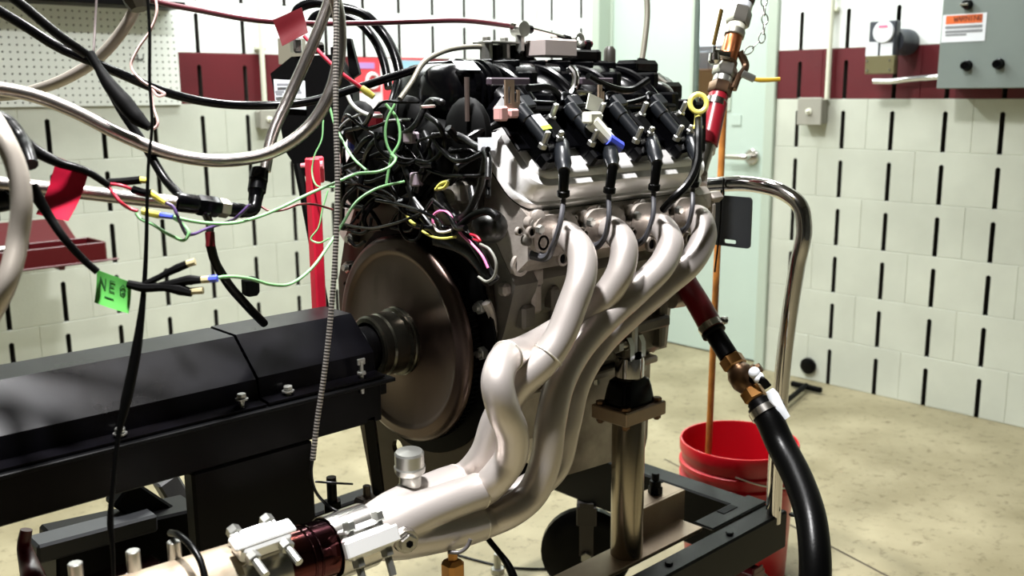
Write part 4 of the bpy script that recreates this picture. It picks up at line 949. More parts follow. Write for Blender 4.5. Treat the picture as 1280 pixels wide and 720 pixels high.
# ================================================================== engine cart
ZR = .375
cor = PZ(985, 638, ZR); RXF = cor.x; RYN = cor.y
cart = thing('engine_cart', (.3, -2.5, 0), 'black rectangular steel cart frame with chrome push handle under engine', 'cart')
def cb(c_, d, nm, m=FRAMEBLK, bv=.004, par=None, R=None):
    b = MB(); b.box(c_, d, bv, R); return b.build(nm, m, par or cart)
TH = .085
cb(((RXF-.2)/2+.0, RYN+.025, ZR-TH/2), (RXF+.2, .05, TH), 'side_rail')
cb((RXF-.03, RYN+.05+.32, ZR-.065), (.06, .64, .13), 'front_rail')
cb(((RXF-.2)/2, RYN+.05+.64+.025, ZR-.065), (RXF+.2, .05, .13), 'side_rail')
cb((RXF-.20, RYN+.05+.62, ZR+.0+.004), (.1, .1, .008), 'corner_plate')
for (x, y) in ((697, 566),):
    pass
# slotted gusset at the near corner
cb((RXF-.10, RYN+.075, ZR+.003), (.2, .05, .006), 'gusset')
b = MB(); b.box((RXF-.10, RYN+.085, ZR+.0065), (.05, .018, .002)); b.build('slot', MATTEBLK, cart)
# raw steel angle carrying the post
PB = PZ(783, 697, ZR)
cb((PB.x-.06, PB.y+.002, ZR+.004), (.52, .07, .008), 'steel_flat', RAWST, .001)
cb((PB.x+.13, PB.y+.03, ZR+.035), (.17, .012, .065), 'steel_angle', RAWST, .001); cb((PB.x+.13, PB.y+.055, ZR+.065), (.17, .05, .006), 'steel_angle', RAWST, .001)
q = Vector((PB.x+.155, PB.y+.055, ZR+.068)); b = MB(); b.hexa(q, q+Z*.016, .015); b.cyl(q+Z*.016, q+Z*.045, .008, n=12); b.lathe(q+Z*.016, Z, [(0, .012), (.012, .012), (.014, .009)], 12); b.build('bolt', FRAMEBLK, cart)
for (x, y) in ((836, 706), (912, 668), (1000-9, 645)):
    q = PZ(x, y, ZR); b = MB(); b.hexa(q, q+Z*.006, .008); b.build('bolt', FRAMEBLK, cart)
# push handle
hx = RXF-.035
hb = PX(967, 634, hx)
H = [Vector((hx, hb.y, ZR-.02)), PX(971, 560, hx), PX(981, 440, hx), PX(997, 330, hx), PX(1005, 285, hx), PX(1000, 258, hx), PX(978, 240, hx), PX(945, 231, hx), PX(880, 232, hx), PX(845, 234, hx), PX(830, 240, hx), PX(826, 262, hx), PX(822, 330, hx)]
b = MB(); b.tube(H, .016, 20, 6); hd = b.build('push_handle', CHROME, cart, angle=60)
b = MB(); b.tube([PX(911, 222, hx)-X*.018, PX(911, 231, hx)-X*.02, PX(911, 243, hx)-X*.018], .0022, 6, 3); b.build('cable_tie', RUBBER, hd)
# casters
def caster(c_, ax, nm='caster', red=False):
    b = MB(); r_ = c_.z; b.lathe(c_-ax*.022, ax, [(0, r_*.55), (.004, r_*.9), (.012, r_), (.032, r_), (.04, r_*.9), (.044, r_*.55)], 32); w = b.build('caster_wheel', RUBBER, cart)
    R = Matrix((ax, Z.cross(ax).normalized(), Z)).transposed()
    b = MB()
    for s_ in (-1, 1): b.box(c_+ax*(.03*s_)+Z*.07, (.005, .035, .14), .001, R)
    b.box(Vector((c_.x, c_.y, ZR-.155)), (.066, .05, .05), .002, R); b.build('caster_fork', mat('fork_grey', (70, 66, 64), .4, .4) if not red else REDPAINT, w)
    b = MB(); b.hexa(c_-ax*.045, c_-ax*.03, .014); b.build('axle_nut', ZINC, w)
cw = PZ(733, 688, .115); caster(cw, Vector((.75, .66, 0)).normalized())
caster(Vector((RXF-.06, RYN+.06, .115)), Y, red=True)
caster(Vector((-.1, RYN+.06, .115)), Y)
# sheet hung on the handle
t = thing('hanging_sheet', PX(912, 312, hx), 'charcoal rectangular sheet hanging from the chrome handle', 'sheet')
c0 = PX(870, 240, hx); c1 = PX(944, 310, hx)
ww, hh = abs(c1.y-c0.y), abs(c0.z-c1.z); ce = Vector((hx-.02, (c0.y+c1.y)/2, (c0.z+c1.z)/2))
b = MB(); b.prism(rrect(ww, hh, .008, 4), ce, -Y, Z, X, .004, holes=[rrect(.03, .008, .0035, 3, ww*.18, -hh*.40)]); b.build('panel', SIGNBLK, t, flat=True)
b = MB(); b.tube([PX(911, 236, hx)-X*.026, PX(908, 290, hx)-X*.026, PX(903, 338, hx)-X*.028], .002, 6, 4); b.build('hanging_cord', RUBBER, t)
# ---- support post under the engine
t = thing('engine_support_post', PB, 'polished steel post with black rubber mount supporting the engine', 'support post')
b = MB(); b.lathe(PB+Z*.008, Z, [(0, .03), (.002, .031), (PY(783, 520, PB.y).z-ZR-.012, .031), (PY(783, 520, PB.y).z-ZR-.008, .029)], 32); b.build('post', NICKEL, t)
zt = PY(783, 520, PB.y).z
b = MB(); b.box((PB.x, PB.y, zt+.012), (.115, .085, .026), .002); pl = b.build('mount_plate', RAWST, t)
for (dx, dy) in ((-.045, -.03), (.045, -.03), (-.045, .03), (.045, .03)):
    q = Vector((PB.x+dx, PB.y+dy, zt+.025)); b = MB(); b.hexa(q, q+Z*.007, .009); b.cyl(q-Z*.036, q, .005, n=8); b.hexa(q-Z*.034, q-Z*.026, .008); b.build('bolt', BRONZE, pl)
zr = zt+.025
b = MB(); b.loft([[Vector((PB.x+p[0], PB.y+p[1], zr+h_)) for p in rrect(w_, d_, .012, 4)] for (w_, d_, h_) in ((.084, .062, 0), (.084, .062, .008), (.078, .055, .03), (.07, .05, .044), (.05, .04, .05))]); b.build('rubber_mount', PLASTIC, t)
b = MB(); b.lathe((PB.x, PB.y, zr+.048), Z, [(0, .024), (.004, .027), (.03, .027), (.04, .026)], 28)
for s_ in (-1, 1): b.prism([(-.02, 0), (.02, 0), (.019, .03), (.012, .042), (0, .046), (-.012, .042), (-.019, .03)], (PB.x+s_*.016-.006, PB.y, zr+.086), Y, Z, X, .012)
b.build('clevis', CHROME, t)
b = MB(); b.cyl((PB.x-.034, PB.y, zr+.114), (PB.x+.034, PB.y, zr+.114), .008, n=14); b.hexa((PB.x-.042, PB.y, zr+.114), (PB.x-.03, PB.y, zr+.114), .013); b.box((PB.x, PB.y+.01, zr+.14), (.016, .05, .09), .004); b.build('mount_pin', ZINC, t)
# second leg of the stand (behind oil pan)
t = thing('rear_support_post', PZ(722, 575, ZR), 'short dark steel post behind the oil pan', 'support post')
q = PZ(722, 575, ZR); b = MB(); b.cyl(Vector((q.x, q.y, ZR)), Vector((q.x, q.y, ZR+.075)), .016, n=16); b.build('post', NICKEL, t); b = MB(); b.box((q.x, q.y, ZR+.012), (.07, .07, .024), .004); b.build('foot', FRAMEBLK, t)
# ---- bucket and stick
RIM = PD(924, 549, 2.55); bx, by = RIM.x, RIM.y
bk = thing('bucket', (bx, by, 0), 'bright red plastic bucket on floor beside the cart', 'bucket')
hb_ = RIM.z
b = MB(); b.lathe((bx, by, 0), Z, [(0, .128), (.004, .131), (hb_-.11, .142), (hb_-.106, .152), (hb_-.092, .152), (hb_-.088, .143), (hb_-.07, .1445), (hb_-.067, .153), (hb_-.056, .153), (hb_-.052, .1455), (hb_-.03, .147), (hb_-.028, .152), (hb_-.006, .153), (hb_, .151), (hb_, .147), (hb_-.01, .145), (.012, .128), (.01, 0)], 56); b.build('shell', REDPL, bk, angle=40)
b = MB(); pts = [Vector((bx+math.cos(a)*.154, by+math.sin(a)*.154, hb_-.045-.05*math.sin(k*math.pi/8))) for k, a in ((k, -2.6+k*math.pi/8) for k in range(9))]; b.tube(pts, .0022, 6, 4); b.build('wire_handle', ZINC, bk)
b = MB(); s0 = PD(886, 556, 2.55); s1 = PD(905, 128, 2.44); d_ = (s0-s1).normalized(); k = (s0.z-.015)/-d_.z; b.tube([s0+d_*k, s0, s1, s1-d_*.15], .0085, 12, 1); b.build('wooden_stick', WOOD, label='long varnished wooden stick standing in the red bucket', cat='stick')

# ================================================================== coolant plumbing at right
def seg(x0, y0, d0, x1, y1, d1): return PD(x0, y0, d0), PD(x1, y1, d1)
lo = thing('lower_coolant_hose', PD(900, 430, 1.88), 'red silicone hose with brass ball valve running into thick black hose', 'hose')
LH = [(838, 318, 2.0), (856, 352, 1.96), (876, 385, 1.92), (894, 418, 1.89), (908, 440, 1.87), (919, 458, 1.86), (938, 492, 1.84), (950, 515, 1.82)]
def lp(i): return PD(*LH[i])
b = MB(); b.tube([lp(0), lp(1), lp(2), PD(893, 416, 1.89)], .0235, 20, 5); b.build('red_sleeve', REDSIL, lo)
ax = (lp(4)-lp(3)).normalized()
def clampring(par, p, d, r_, m=STAIN):
    b = MB(); b.lathe(p-d*.007, d, [(0, r_), (0, r_+.0014), (.014, r_+.0014), (.014, r_)], 24); sx = d.cross(FWD).normalized(); q = p+sx*(r_+.005); b.box(q, (.012, .012, .014), .002); b.cyl(q-FWD*.018, q+FWD*.012, .004, n=8); return b.build('hose_clamp', m, par)
clampring(lo, PD(889, 409, 1.895), ax, .0237)
b = MB(); b.lathe(PD(891, 414, 1.89), ax, [(0, .02), (.0, .0245), (.006, .0245), (.008, .019), (.06, .019)], 20); b.build('barb', BLACK, lo)
b = MB(); b.hexa(lp(4)+ax*.012, lp(4)+ax*.036, .024, .003); b.build('brass_nut', BRASS, lo)
b = MB(); p = lp(4)+ax*.036; b.lathe(p, ax, [(0, .019), (.006, .022), (.014, .026), (.034, .026), (.044, .021), (.05, .018)], 24); v_ = p+ax*.024; hn = (RGT*.8+UPV*.55-FWD*.3).normalized(); b.lathe(v_, hn, [(0, .014), (.03, .013), (.032, .01), (.04, .009)], 14); b.build('valve_body', BRONZE, lo)
b = MB(); b.hexa(p+ax*.05, p+ax*.074, .023, .003); b.build('brass_nut', BRASS, lo)
k0 = PD(943, 466, 1.80); k1 = PD(953, 476, 1.79); k2 = PD(962, 488, 1.79); k3 = PD(983, 523, 1.785)
b = MB(); b.tube([PD(938, 474, 1.815), k1, PD(960, 484, 1.79)], .008, 8, 4, flat=.5); b.build('lever_arm', BLACK, lo)
b = MB(); b.ball(k0, .011, 12, 8); b.ball(PD(948, 472, 1.80), .011, 12, 8); b.build('lever_pivot', WHITE, lo)
b = MB(); b.tube([k2, PD(966, 494, 1.79), PD(974, 510, 1.787), k3], [.008, .0105, .0105, .008], 12, 3, flat=.6); b.build('lever_grip', WHITE, lo)
pe = p+ax*.074
b = MB(); b.lathe(pe, ax, [(0, .018), (.004, .021), (.04, .021)], 20); b.build('barb', BLACK, lo)
clampring(lo, pe+ax*.026, ax, .0275)
b = MB(); b.tube([pe+ax*.012, pe+ax*.04, PD(974, 552, 1.78), PD(998, 600, 1.72), PD(1014, 650, 1.66), PD(1019, 700, 1.62), PD(1016, 780, 1.6), PD(1016, 780, 1.6)+Vector((0, -.02, -.2)), Vector((PD(1016, 780, 1.6).x+.05, PD(1016, 780, 1.6).y-.1, .03)), Vector((PD(1016, 780, 1.6).x+.5, PD(1016, 780, 1.6).y-.4, .027))], [.0255, .026, .0265, .0265, .0265, .0265, .0265, .0265, .0265, .0265], 24, 7); b.build('black_hose', RUBBER, lo, angle=60)
up_ = thing('upper_coolant_hose', PD(885, 180, 1.95), 'red hose with stacked steel and copper fittings rising to top right', 'hose')
u0 = PD(878, 205, 1.93); u1 = PD(885, 178, 1.95); u2 = PD(896, 128, 1.97); u3 = PD(937, -30, 2.05); ua = (u3-u2).normalized(); ul = (u3-u2).length
b = MB(); b.tube([u1-(u2-u1).normalized()*.005, u2], .021, 20, 2); b.build('red_sleeve', REDSIL, up_)
b = MB(); b.tube([u0-(u1-u0).normalized()*.02, u0, u1], [.014, .014, .017], 16, 3); b.build('silver_neck', STAIN, up_)
clampring(up_, PD(894, 130, 1.97), ua, .0215); clampring(up_, PD(883, 186, 1.95), (u1-u0).normalized(), .0175)
def on(x, y): 
    f = (128-y)/(128+30.0); return u2+ua*(ul*f)
sp = [(128, 119, 'barb', .02, REDSIL, 20), (119, 106, 'hex_nut', .0245, BRONZE, 6), (106, 98, 'collar', .02, ZINC, 20), (98, 84, 'hex_nut', .025, mat('steel_nut', (150, 146, 138), .3, .9), 6), (84, 78, 'collar', .021, BRONZE, 20), (78, 48, 'copper_tube', .0185, COPPER, 24), (48, 40, 'collar', .021, mat('dull_steel', (150, 148, 138), .35, .8), 20), (40, 33, 'pale_ring', .019, OFFWHT, 20), (33, 14, 'hex_nut', .0255, MATS['steel_nut'], 6), (14, 6, 'collar', .022, WHITE, 20), (6, -30, 'threaded_cap', .024, mat('dark_bronze', (84, 66, 58), .35, .8), 20)]
for (ya, yb, nm, r_, m_, n_) in sp:
    a_ = on(0, ya); c_ = on(0, yb); h_ = (c_-a_).length; b = MB(); b.lathe(a_, ua, [(0, r_*.92), (h_*.12, r_), (h_*.88, r_), (h_, r_*.92)], n_); b.build(nm, m_, up_, angle=30)
b = MB(); b.tube([u3-ua*.01, u3+ua*.25, Vector(((u3+ua*.5).x, (u3+ua*.5).y, 2.4)), Vector(((u3+ua*.5).x, (u3+ua*.5).y, 2.98))], .02, 18, 5); b.build('riser_pipe', MATS['dark_bronze'], up_)
# side run on the copper tube with a small lever
b = MB(); q = on(0, 66)+RGT*.02; b.tube([q, q+RGT*.012-UPV*.03, on(0, 98)+RGT*.03, on(0, 112)+RGT*.026], [.008, .008, .007, .008], 10, 5); b.build('bypass_tube', BRONZE, up_)
b = MB(); a_ = PD(928, 92, 1.96); c_ = PD(943, 99, 1.96); b.tube([a_, c_], .0075, 8, 1, flat=.5); b.build('lever_arm', ZINC, up_)
b = MB(); b.tube([PD(942, 99, 1.96), PD(950, 100, 1.96), PD(975, 99, 1.96)], [.004, .0048, .0042], 10, 2, flat=.8); b.build('lever_grip', mat('mustard_plastic', (190, 152, 40), .4), up_)
b = MB(); b.tube([PD(902, 12, 1.97), PD(892, 56, 1.97)], [.0065, .006], 8, 1, flat=.5); b.build('handle_blade', mat('olive_brass', (120, 96, 44), .4, .4), up_)
b = MB(); q = PD(893, 62, 1.97); b.lathe(PD(893, 58, 1.97), -UPV, [(0, .004), (.012, .004), (.014, .011), (.03, .013), (.036, .008)], 14); b.tube([PD(893, 66, 1.97), PD(912, 70, 1.97)], .009, 10, 1); b.build('drain_cock', CHROME, up_)
# chain
b0 = [(962, -620), (958, -200), (956, -12), (955, 8), (956, 22), (955, 34), (953, 46), (948, 53), (942, 58), (936, 63), (931, 69)]
ch = thing('chain', PD(953, 46, 1.9), 'thin steel chain hanging beside the copper fittings', 'chain')
P_, _ = spline([PD(x, y, 1.93) for x, y in b0], .01, 6); acc = 0; last = P_[0]; k = 0
for i in range(1, len(P_)):
    acc += (P_[i]-P_[i-1]).length
    if acc > .0165:
        acc = 0; d_ = (P_[i]-last).normalized(); last = P_[i]; sd = d_.cross(FWD).normalized() if k % 2 else FWD
        b = MB(); b.torus(P_[i], sd, .0062, .0014, 14, 6, sx=1.75, hint=d_); b.build('link', ZINC, ch); k += 1
# ================================================================== hoses, cables and loose things at left
_nx = [0]
def cable(name, label, cat, m, r, pts, n=10, k=6, group=None):
    """a cable through points (x, y, depth); ends that leave the view run on to the ceiling or the floor"""
    P_ = [PD(*p) for p in pts]; R_ = list(r) if isinstance(r, (list, tuple)) else [r]*len(P_)
    _nx[0] += 1; j = 0.05*(_nx[0] % 6)
    if pts[0][0] < -5:
        e = (P_[0]-P_[1]).normalized(); P_ = [P_[0]+e*.75+Vector((0, 0, .06)), P_[0]+e*.35+Vector((0, 0, .02))]+P_; R_ = [R_[0]]*2+R_
    elif pts[0][1] < -5:
        P_ = [Vector((P_[0].x-.04, P_[0].y+.04, 2.98)), P_[0]+Vector((-.01, .01, .5))]+P_; R_ = [R_[0]]*2+R_
    if pts[-1][1] < -5:
        P_ += [P_[-1]+Vector((-.01, .01, .5)), Vector((P_[-1].x-.04, P_[-1].y+.04, 2.98))]; R_ += [R_[-1]]*2
    elif pts[-1][0] < -5:
        e = (P_[-1]-P_[-2]).normalized(); P_ += [P_[-1]+e*.3, P_[-1]+e*.55-Z*.1]; R_ += [R_[-1]]*2
    elif pts[-1][1] > 722:
        e = P_[-1]; P_ += [Vector((e.x+.01, e.y+.01, e.z*.45)), Vector((e.x+.02, e.y+.03, .012))]; R_ += [R_[-1]]*2
    b = MB(); b.tube(P_, R_, n, k); return b.build(name, m, label=label, cat=cat, group=group, angle=60)
def D(d, l): return [(x, y, d) for x, y in l]
# computer box on red post
t = thing('computer_box', PD(400, 230, 1.95), 'black electronics box with white label on a red post', 'electronics box')
bc = PD(402, 150, 2.0); R0 = Matrix((RGT, (RGT.cross(Z)).normalized()*-1, Z)).transposed()
rx = Vector((RGT.x, RGT.y, 0)).normalized(); ry = Vector((-rx.y, rx.x, 0))
def bq(x, y, d=1.96): return PD(x, y, d)
def slab(px, d, th, nm, m):
    P_ = [PD(x, y, d) for x, y in px]; o_ = P_[0]
    poly = [((p-o_).dot(rx), (p-o_).z) for p in P_]; b = MB(); b.prism(poly, o_, rx, Z, ry, th); return b.build(nm, m, t, flat=True)
slab([(338, 92), (365, 71), (420, 68), (440, 110), (440, 215), (418, 232), (372, 222), (352, 190)], 1.95, .09, 'body', MATTEBLK)
slab([(347, 48), (377, 48), (377, 80), (347, 80)], 2.05, .04, 'side_plate', mat('olive_grey', (120, 116, 100), .5))
slab([(432, 48), (438, 48), (448, 92), (436, 100)], 2.0, .03, 'fin', MATTEBLK)
lb = slab([(342, 99), (381, 101), (381, 137), (343, 135)], 1.945, .002, 'white_label', WHITE)
for (x0, x1, yy) in ((347, 352, 106), (354, 361, 106), (364, 370, 107), (372, 374, 107), (345, 354, 115), (358, 376, 116), (346, 352, 118)):
    P0 = PD(x0, yy, 1.943); P1 = PD(x1, yy, 1.943); b = MB(); ribbon(b, [P0, P1], .0055, -ry, .0004); b.build('print_mark', GREYINK, lb)
b = MB(); b.lathe(PD(421, 72, 1.97), Z, [(0, .012), (.02, .012), (.022, .006), (.04, .005)], 12); b.build('switch', BLACK, t)
b = MB(); b.box(PD(370, 57, 1.97), (.02, .02, .03), .004); b.box(PD(397, 60, 1.97), (.03, .02, .024), .006); b.build('clear_fitting', CHROME, t)
q = PD(395, 300, 1.84); zt_ = PD(395, 196, 1.84).z
t2 = thing('red_stand_post', Vector((q.x, q.y, .755)), 'slim red painted post behind the driveshaft guard', 'post')
b = MB(); b.box((q.x, q.y, (zt_+.755)/2), (.022, .022, zt_-.755), .003); b.build('tube', REDPOST, t2); b = MB(); b.box((q.x, q.y-.005, .775), (.06, .05, .04), .002); b.build('foot_plate', REDPOST, t2)
b = MB(); b.tube([PD(372, 205, 1.95), PD(385, 270, 1.95), PD(398, 340, 1.95), PD(408, 395, 1.95)], .009, 8, 4); b.build('black_stay', MATTEBLK, t2)
t = thing('red_connector', PD(392, 212, 1.85), 'red and clear crimp connector in front of the black box', 'connector')
b = MB(); b.tube([PD(376, 207, 1.84), PD(404, 206, 1.84)], [.004, .008], 10, 1); b.build('terminal', mat('pink_clear', (214, 130, 140), .25), t)
b = MB(); b.box(PD(398, 212, 1.85), (.022, .012, .05), .003); b.build('tag', REDPOST, t)
# ---- braided hoses
cable('braided_hose', 'thick braided steel hose looping from left edge up past the black box', 'hose', BRAID, .0088, [(-30, 108, 1.2), (0, 111, 1.22), (40, 119, 1.24), (90, 138, 1.26), (150, 168, 1.28), (215, 193, 1.3), (280, 201, 1.31), (340, 190, 1.32), (385, 160, 1.33), (412, 118, 1.33), (424, 70, 1.33), (424, 25, 1.32), (414, -20, 1.3)], 16, 8)
cable('braided_hose', 'braided hose crossing behind the black cables over the pegboard', 'hose', BRAIDG, .0082, [(-40, 121, 1.54), (20, 118, 1.5), (45, 112, 1.46), (85, 97, 1.42), (120, 75, 1.4), (148, 45, 1.38), (168, 12, 1.36), (178, -20, 1.35)], 14, 7)
cable('braided_hose', 'straight braided steel hose slanting down to a black elbow fitting', 'hose', BRAID, .0080, [(417, -15, 1.36), (395, 45, 1.36), (362, 120, 1.36), (340, 170, 1.35), (331, 214, 1.34)], 14, 6)
cable('braided_hose', 'horizontal braided steel hose entering black fittings at left', 'hose', BRAID, .0092, [(-40, 226, 1.16), (30, 233, 1.18), (100, 240, 1.2), (170, 248, 1.22), (222, 254, 1.23)], 14, 6)
cable('braided_hose', 'pale braided hose bowing down along the left edge', 'hose', BRAIDG, .0098, [(-40, 105, .95), (-16, 140, .94), (4, 172, .93), (20, 208, .93), (27, 250, .93), (22, 300, .93), (8, 355, .92), (-15, 400, .92)], 16, 7)
t = thing('hose_fitting', PD(270, 268, 1.27), 'black anodised hose fittings with elbow and tee joining braided hoses', 'fitting')
f0 = PD(219, 252, 1.23); f1 = PD(305, 264, 1.3); fa = (f1-f0).normalized(); fl = (f1-f0).length
for (a, c_, r_, m_, n_) in ((0, .3, .0125, PLASTIC, 20), (.3, .62, .0135, PLASTIC, 6), (.62, .76, .0125, mat('titanium_grey', (150, 142, 124), .35, .7), 6), (.76, 1.0, .0098, PLASTIC, 16)):
    b = MB(); b.lathe(f0+fa*fl*a, fa, [(0, r_*.92), (fl*(c_-a)*.12, r_), (fl*(c_-a)*.9, r_), (fl*(c_-a), r_*.9)], n_); b.build('fitting_body' if n_ != 6 else 'hex_nut', m_, t, angle=30)
b = MB(); b.tube([f1-fa*.01, f1, PD(316, 262, 1.31), PD(320, 248, 1.32)], .0088, 14, 5); b.build('elbow', PLASTIC, t)
e0 = PD(319, 251, 1.32); e1 = PD(325, 212, 1.34); ea = (e1-e0).normalized(); el = (e1-e0).length
b = MB(); b.lathe(e0, ea, [(0, .0095), (el*.25, .0105), (el*.3, .0125), (el*.6, .0125), (el*.62, .0115), (el*.66, .013), (el*.97, .012), (el, .0105)], 12); b.build('swivel_nut', PLASTIC, t)
b = MB(); b.tube([PD(257, 268, 1.26), PD(262, 280, 1.26), PD(262, 292, 1.26)], .0052, 10, 4); b.build('tee_branch', CHROME, t)
b = MB(); b.tube([PD(262, 290, 1.26), PD(263, 302, 1.26), PD(263, 308, 1.26)], [.0062, .006, .0065], 10, 2); b.build('red_collar', REDTAPED, t)
cable('sensor_cable', 'black sensor cable hanging from the tee fitting to the guard', 'cable', RUBBER, .0062, [(263, 306, 1.26), (268, 325, 1.27), (282, 350, 1.29), (305, 378, 1.34), (330, 404, 1.42)], 10, 6)
b = MB(); b.box(PD(313, 358, 1.33), (.02, .02, .026), .004); b.build('tape_lump', MATTEBLK, label='black tape lump on the sensor cable near the guard', cat='tape')
# ---- steel flex conduit
cable('flex_conduit', 'thin ribbed steel conduit hanging vertically in front of guard', 'conduit', FLEX, .0036, [(421, -15, 1.28), (420, 60, 1.28), (420, 150, 1.28), (422, 230, 1.28), (419, 320, 1.28), (413, 400, 1.28), (405, 470, 1.28), (396, 530, 1.28), (391, 575, 1.28)], 10, 10)
cable('hanging_wire', 'thin dark wire continuing below the ribbed conduit to exhaust clamp', 'wire', RUBBER, .0022, [(391, 572, 1.285), (389, 590, 1.29), (395, 615, 1.3), (410, 632, 1.31), (432, 645, 1.3)], 8, 6)
cable('wire_stub', 'short black wire end sticking out beside the pedestal', 'wire', RUBBER, .0016, [(394, 602, 1.3), (420, 604, 1.3), (441, 605, 1.31)], 6, 4)
# ---- black cables at upper left
cable('black_cable', 'upper thick black cable slanting in from the top left corner', 'cable', RUBBER, .0062, [(-10, -22, 1.2), (30, 8, 1.22), (75, 45, 1.24), (108, 68, 1.26)], 10, 6)
cable('black_cable', 'long black hose sweeping from left edge across to the intake', 'cable', PLASTIC, .0066, [(-15, 5, 1.25), (30, 32, 1.27), (75, 60, 1.29), (105, 73, 1.3), (150, 92, 1.35), (200, 113, 1.4), (255, 127, 1.45), (320, 132, 1.5), (380, 128, 1.52), (440, 112, 1.55), (490, 96, 1.58), (522, 86, 1.6)], 12, 7)
cable('cable_boot', 'thick black taped cable junction below the crossing cables', 'cable', MATTEBLK, [.006, .006, .009, .0112, .010, .005], [(112, 66, 1.26), (124, 86, 1.26), (137, 106, 1.26), (155, 128, 1.26), (172, 148, 1.26), (187, 160, 1.26)], 10, 5)
cable('black_cable', 'black cable running from taped junction down to the hose fitting', 'cable', RUBBER, .006, [(128, 92, 1.3), (150, 135, 1.3), (180, 180, 1.3), (205, 222, 1.29), (228, 248, 1.27)], 10, 5)
cable('thin_wire', 'thin dark wire dropping in front of the pegboard', 'wire', mat('grey_brown_wire', (92, 84, 82), .4), .0017, [(121, -10, 1.3), (119, 30, 1.3), (117, 66, 1.29)], 6, 4)
cable('hanging_cable', 'long thin black cable hanging full height in front of guard', 'cable', RUBBER, [.0020, .0020, .0020, .002, .002, .0022, .0024, .003, .0062, .0066, .0030, .0026, .004, .0026, .0022], [(184, -12, 1.12), (187, 40, 1.12), (187, 100, 1.12), (190, 160, 1.12), (186, 200, 1.12), (184, 250, 1.12), (183, 300, 1.12), (180, 360, 1.12), (170, 440, 1.115), (158, 500, 1.11), (148, 545, 1.105), (142, 600, 1.1), (138, 655, 1.1), (141, 690, 1.1), (142, 730, 1.1)], 8, 7)
b = MB(); b.tube([PD(168, -10, 1.34), PD(172, 2, 1.34), PD(175, 12, 1.34)], [.02, .018, .012], 8, 3); b.build('cable_clump', mat('dark_olive_clump', (50, 46, 34), .5), label='dark clump of tied cable ends at the top edge', cat='cable bundle')
cable('twisted_wire', 'pink and white twisted wire dangling before the pegboard', 'wire', mat('pale_pink_wire', (206, 170, 164), .4), .0019, [(193, -10, 1.3), (196, 15, 1.3), (188, 38, 1.3), (172, 62, 1.3), (164, 84, 1.3), (176, 100, 1.3), (196, 112, 1.3), (206, 118, 1.3), (198, 120, 1.3), (190, 112, 1.3), (192, 135, 1.3), (196, 158, 1.3), (190, 162, 1.3)], 6, 6)
cable('maroon_cable', 'dark maroon throttle cable running across top to the linkage', 'cable', MAROONCAB, .0046, [(150, -12, 1.42), (195, 2, 1.45), (250, 13, 1.48), (310, 24, 1.52), (380, 29, 1.58), (450, 29, 1.64), (520, 27, 1.7), (580, 26, 1.76), (642, 33, 1.83)], 10, 6)
cable('black_hose_loop', 'outer black hose arching above the black box', 'hose', PLASTIC, .0095, [(368, 30, 1.9), (372, 12, 1.9), (390, 4, 1.9), (420, 8, 1.9), (455, 18, 1.9), (478, 40, 1.9), (494, 70, 1.88), (500, 105, 1.86), (496, 130, 1.85)], 14, 7)
cable('black_hose_loop', 'inner black hose arching above the black box', 'hose', PLASTIC, .0085, [(386, 32, 1.95), (394, 20, 1.95), (420, 18, 1.95), (448, 28, 1.95), (468, 50, 1.94), (480, 78, 1.92), (486, 110, 1.9)], 12, 7)
cable('corrugated_loom', 'black corrugated wire loom dropping beside the poster', 'wire loom', CORR, .005, [(497, 95, 1.78), (492, 115, 1.78), (484, 140, 1.76), (475, 165, 1.74), (462, 185, 1.72)], 10, 8)
cable('vacuum_tube', 'grey braided tube arching over the rear of the intake', 'hose', BRAIDSM, .0046, [(668, 76, 1.83), (650, 66, 1.80), (620, 60, 1.76), (580, 59, 1.7), (550, 66, 1.64), (528, 80, 1.6), (514, 104, 1.58), (500, 124, 1.56)], 10, 7)
cable('vertical_braided_tube', 'grey braided tube hanging down to a black boot behind the coils', 'hose', BRAIDSM, .0062, [(808, -15, 2.05), (809, 20, 2.05), (806, 50, 2.05), (802, 78, 2.05)], 12, 5)
cable('rubber_boot', 'black rubber boot at lower end of the hanging grey tube', 'boot', RUBBER, [.011, .012, .014, .010], [(803, 74, 2.04), (801, 86, 2.04), (797, 104, 2.02), (792, 122, 2.0)], 12, 4)
# ---- tape flags
def flag(name, label, m, px, d, curve=.006, text=None, tm=None, th=.0008):
    """tape flag: grid across four pixel corners TL, TR, BR, BL with a soft curl"""
    c = [PD(x, y, d) for x, y in px]; nU, nV = 6, 8; vs = []
    nz = (c[1]-c[0]).cross(c[3]-c[0]).normalized()
    for s_ in (0, 1):
        for j in range(nV+1):
            for i in range(nU+1):
                u, v = i/nU, j/nV
                p = (c[0]*(1-u)+c[1]*u)*(1-v)+(c[3]*(1-u)+c[2]*u)*v
                p += nz*(curve*math.sin(v*4.2)*v+curve*.5*math.sin(u*3+v*2)*v+th*s_); vs.append(p)
    fs = []; w = nU+1; N_ = w*(nV+1)
    for j in range(nV):
        for i in range(nU):
            a = j*w+i; fs.append((a, a+1, a+w+1, a+w)); fs.append((a+N_, a+w+N_, a+w+1+N_, a+1+N_))
    bd = [i for i in range(w)]+[j*w+nU for j in range(1, nV+1)]+[nV*w+i for i in range(nU-1, -1, -1)]+[j*w for j in range(nV-1, 0, -1)]
    for i in range(len(bd)):
        a, b_ = bd[i], bd[(i+1) % len(bd)]; fs.append((a, b_, b_+N_, a+N_))
    b = MB(); b.add(vs, fs); return b.build(name, m, label=label, cat='tape flag', angle=60)
flag('tape_flag', 'bright crimson tape flag on black wire in front of the wall', REDTAPE, [(72, 196), (112, 212), (89, 277), (46, 268)], 1.14, .006)
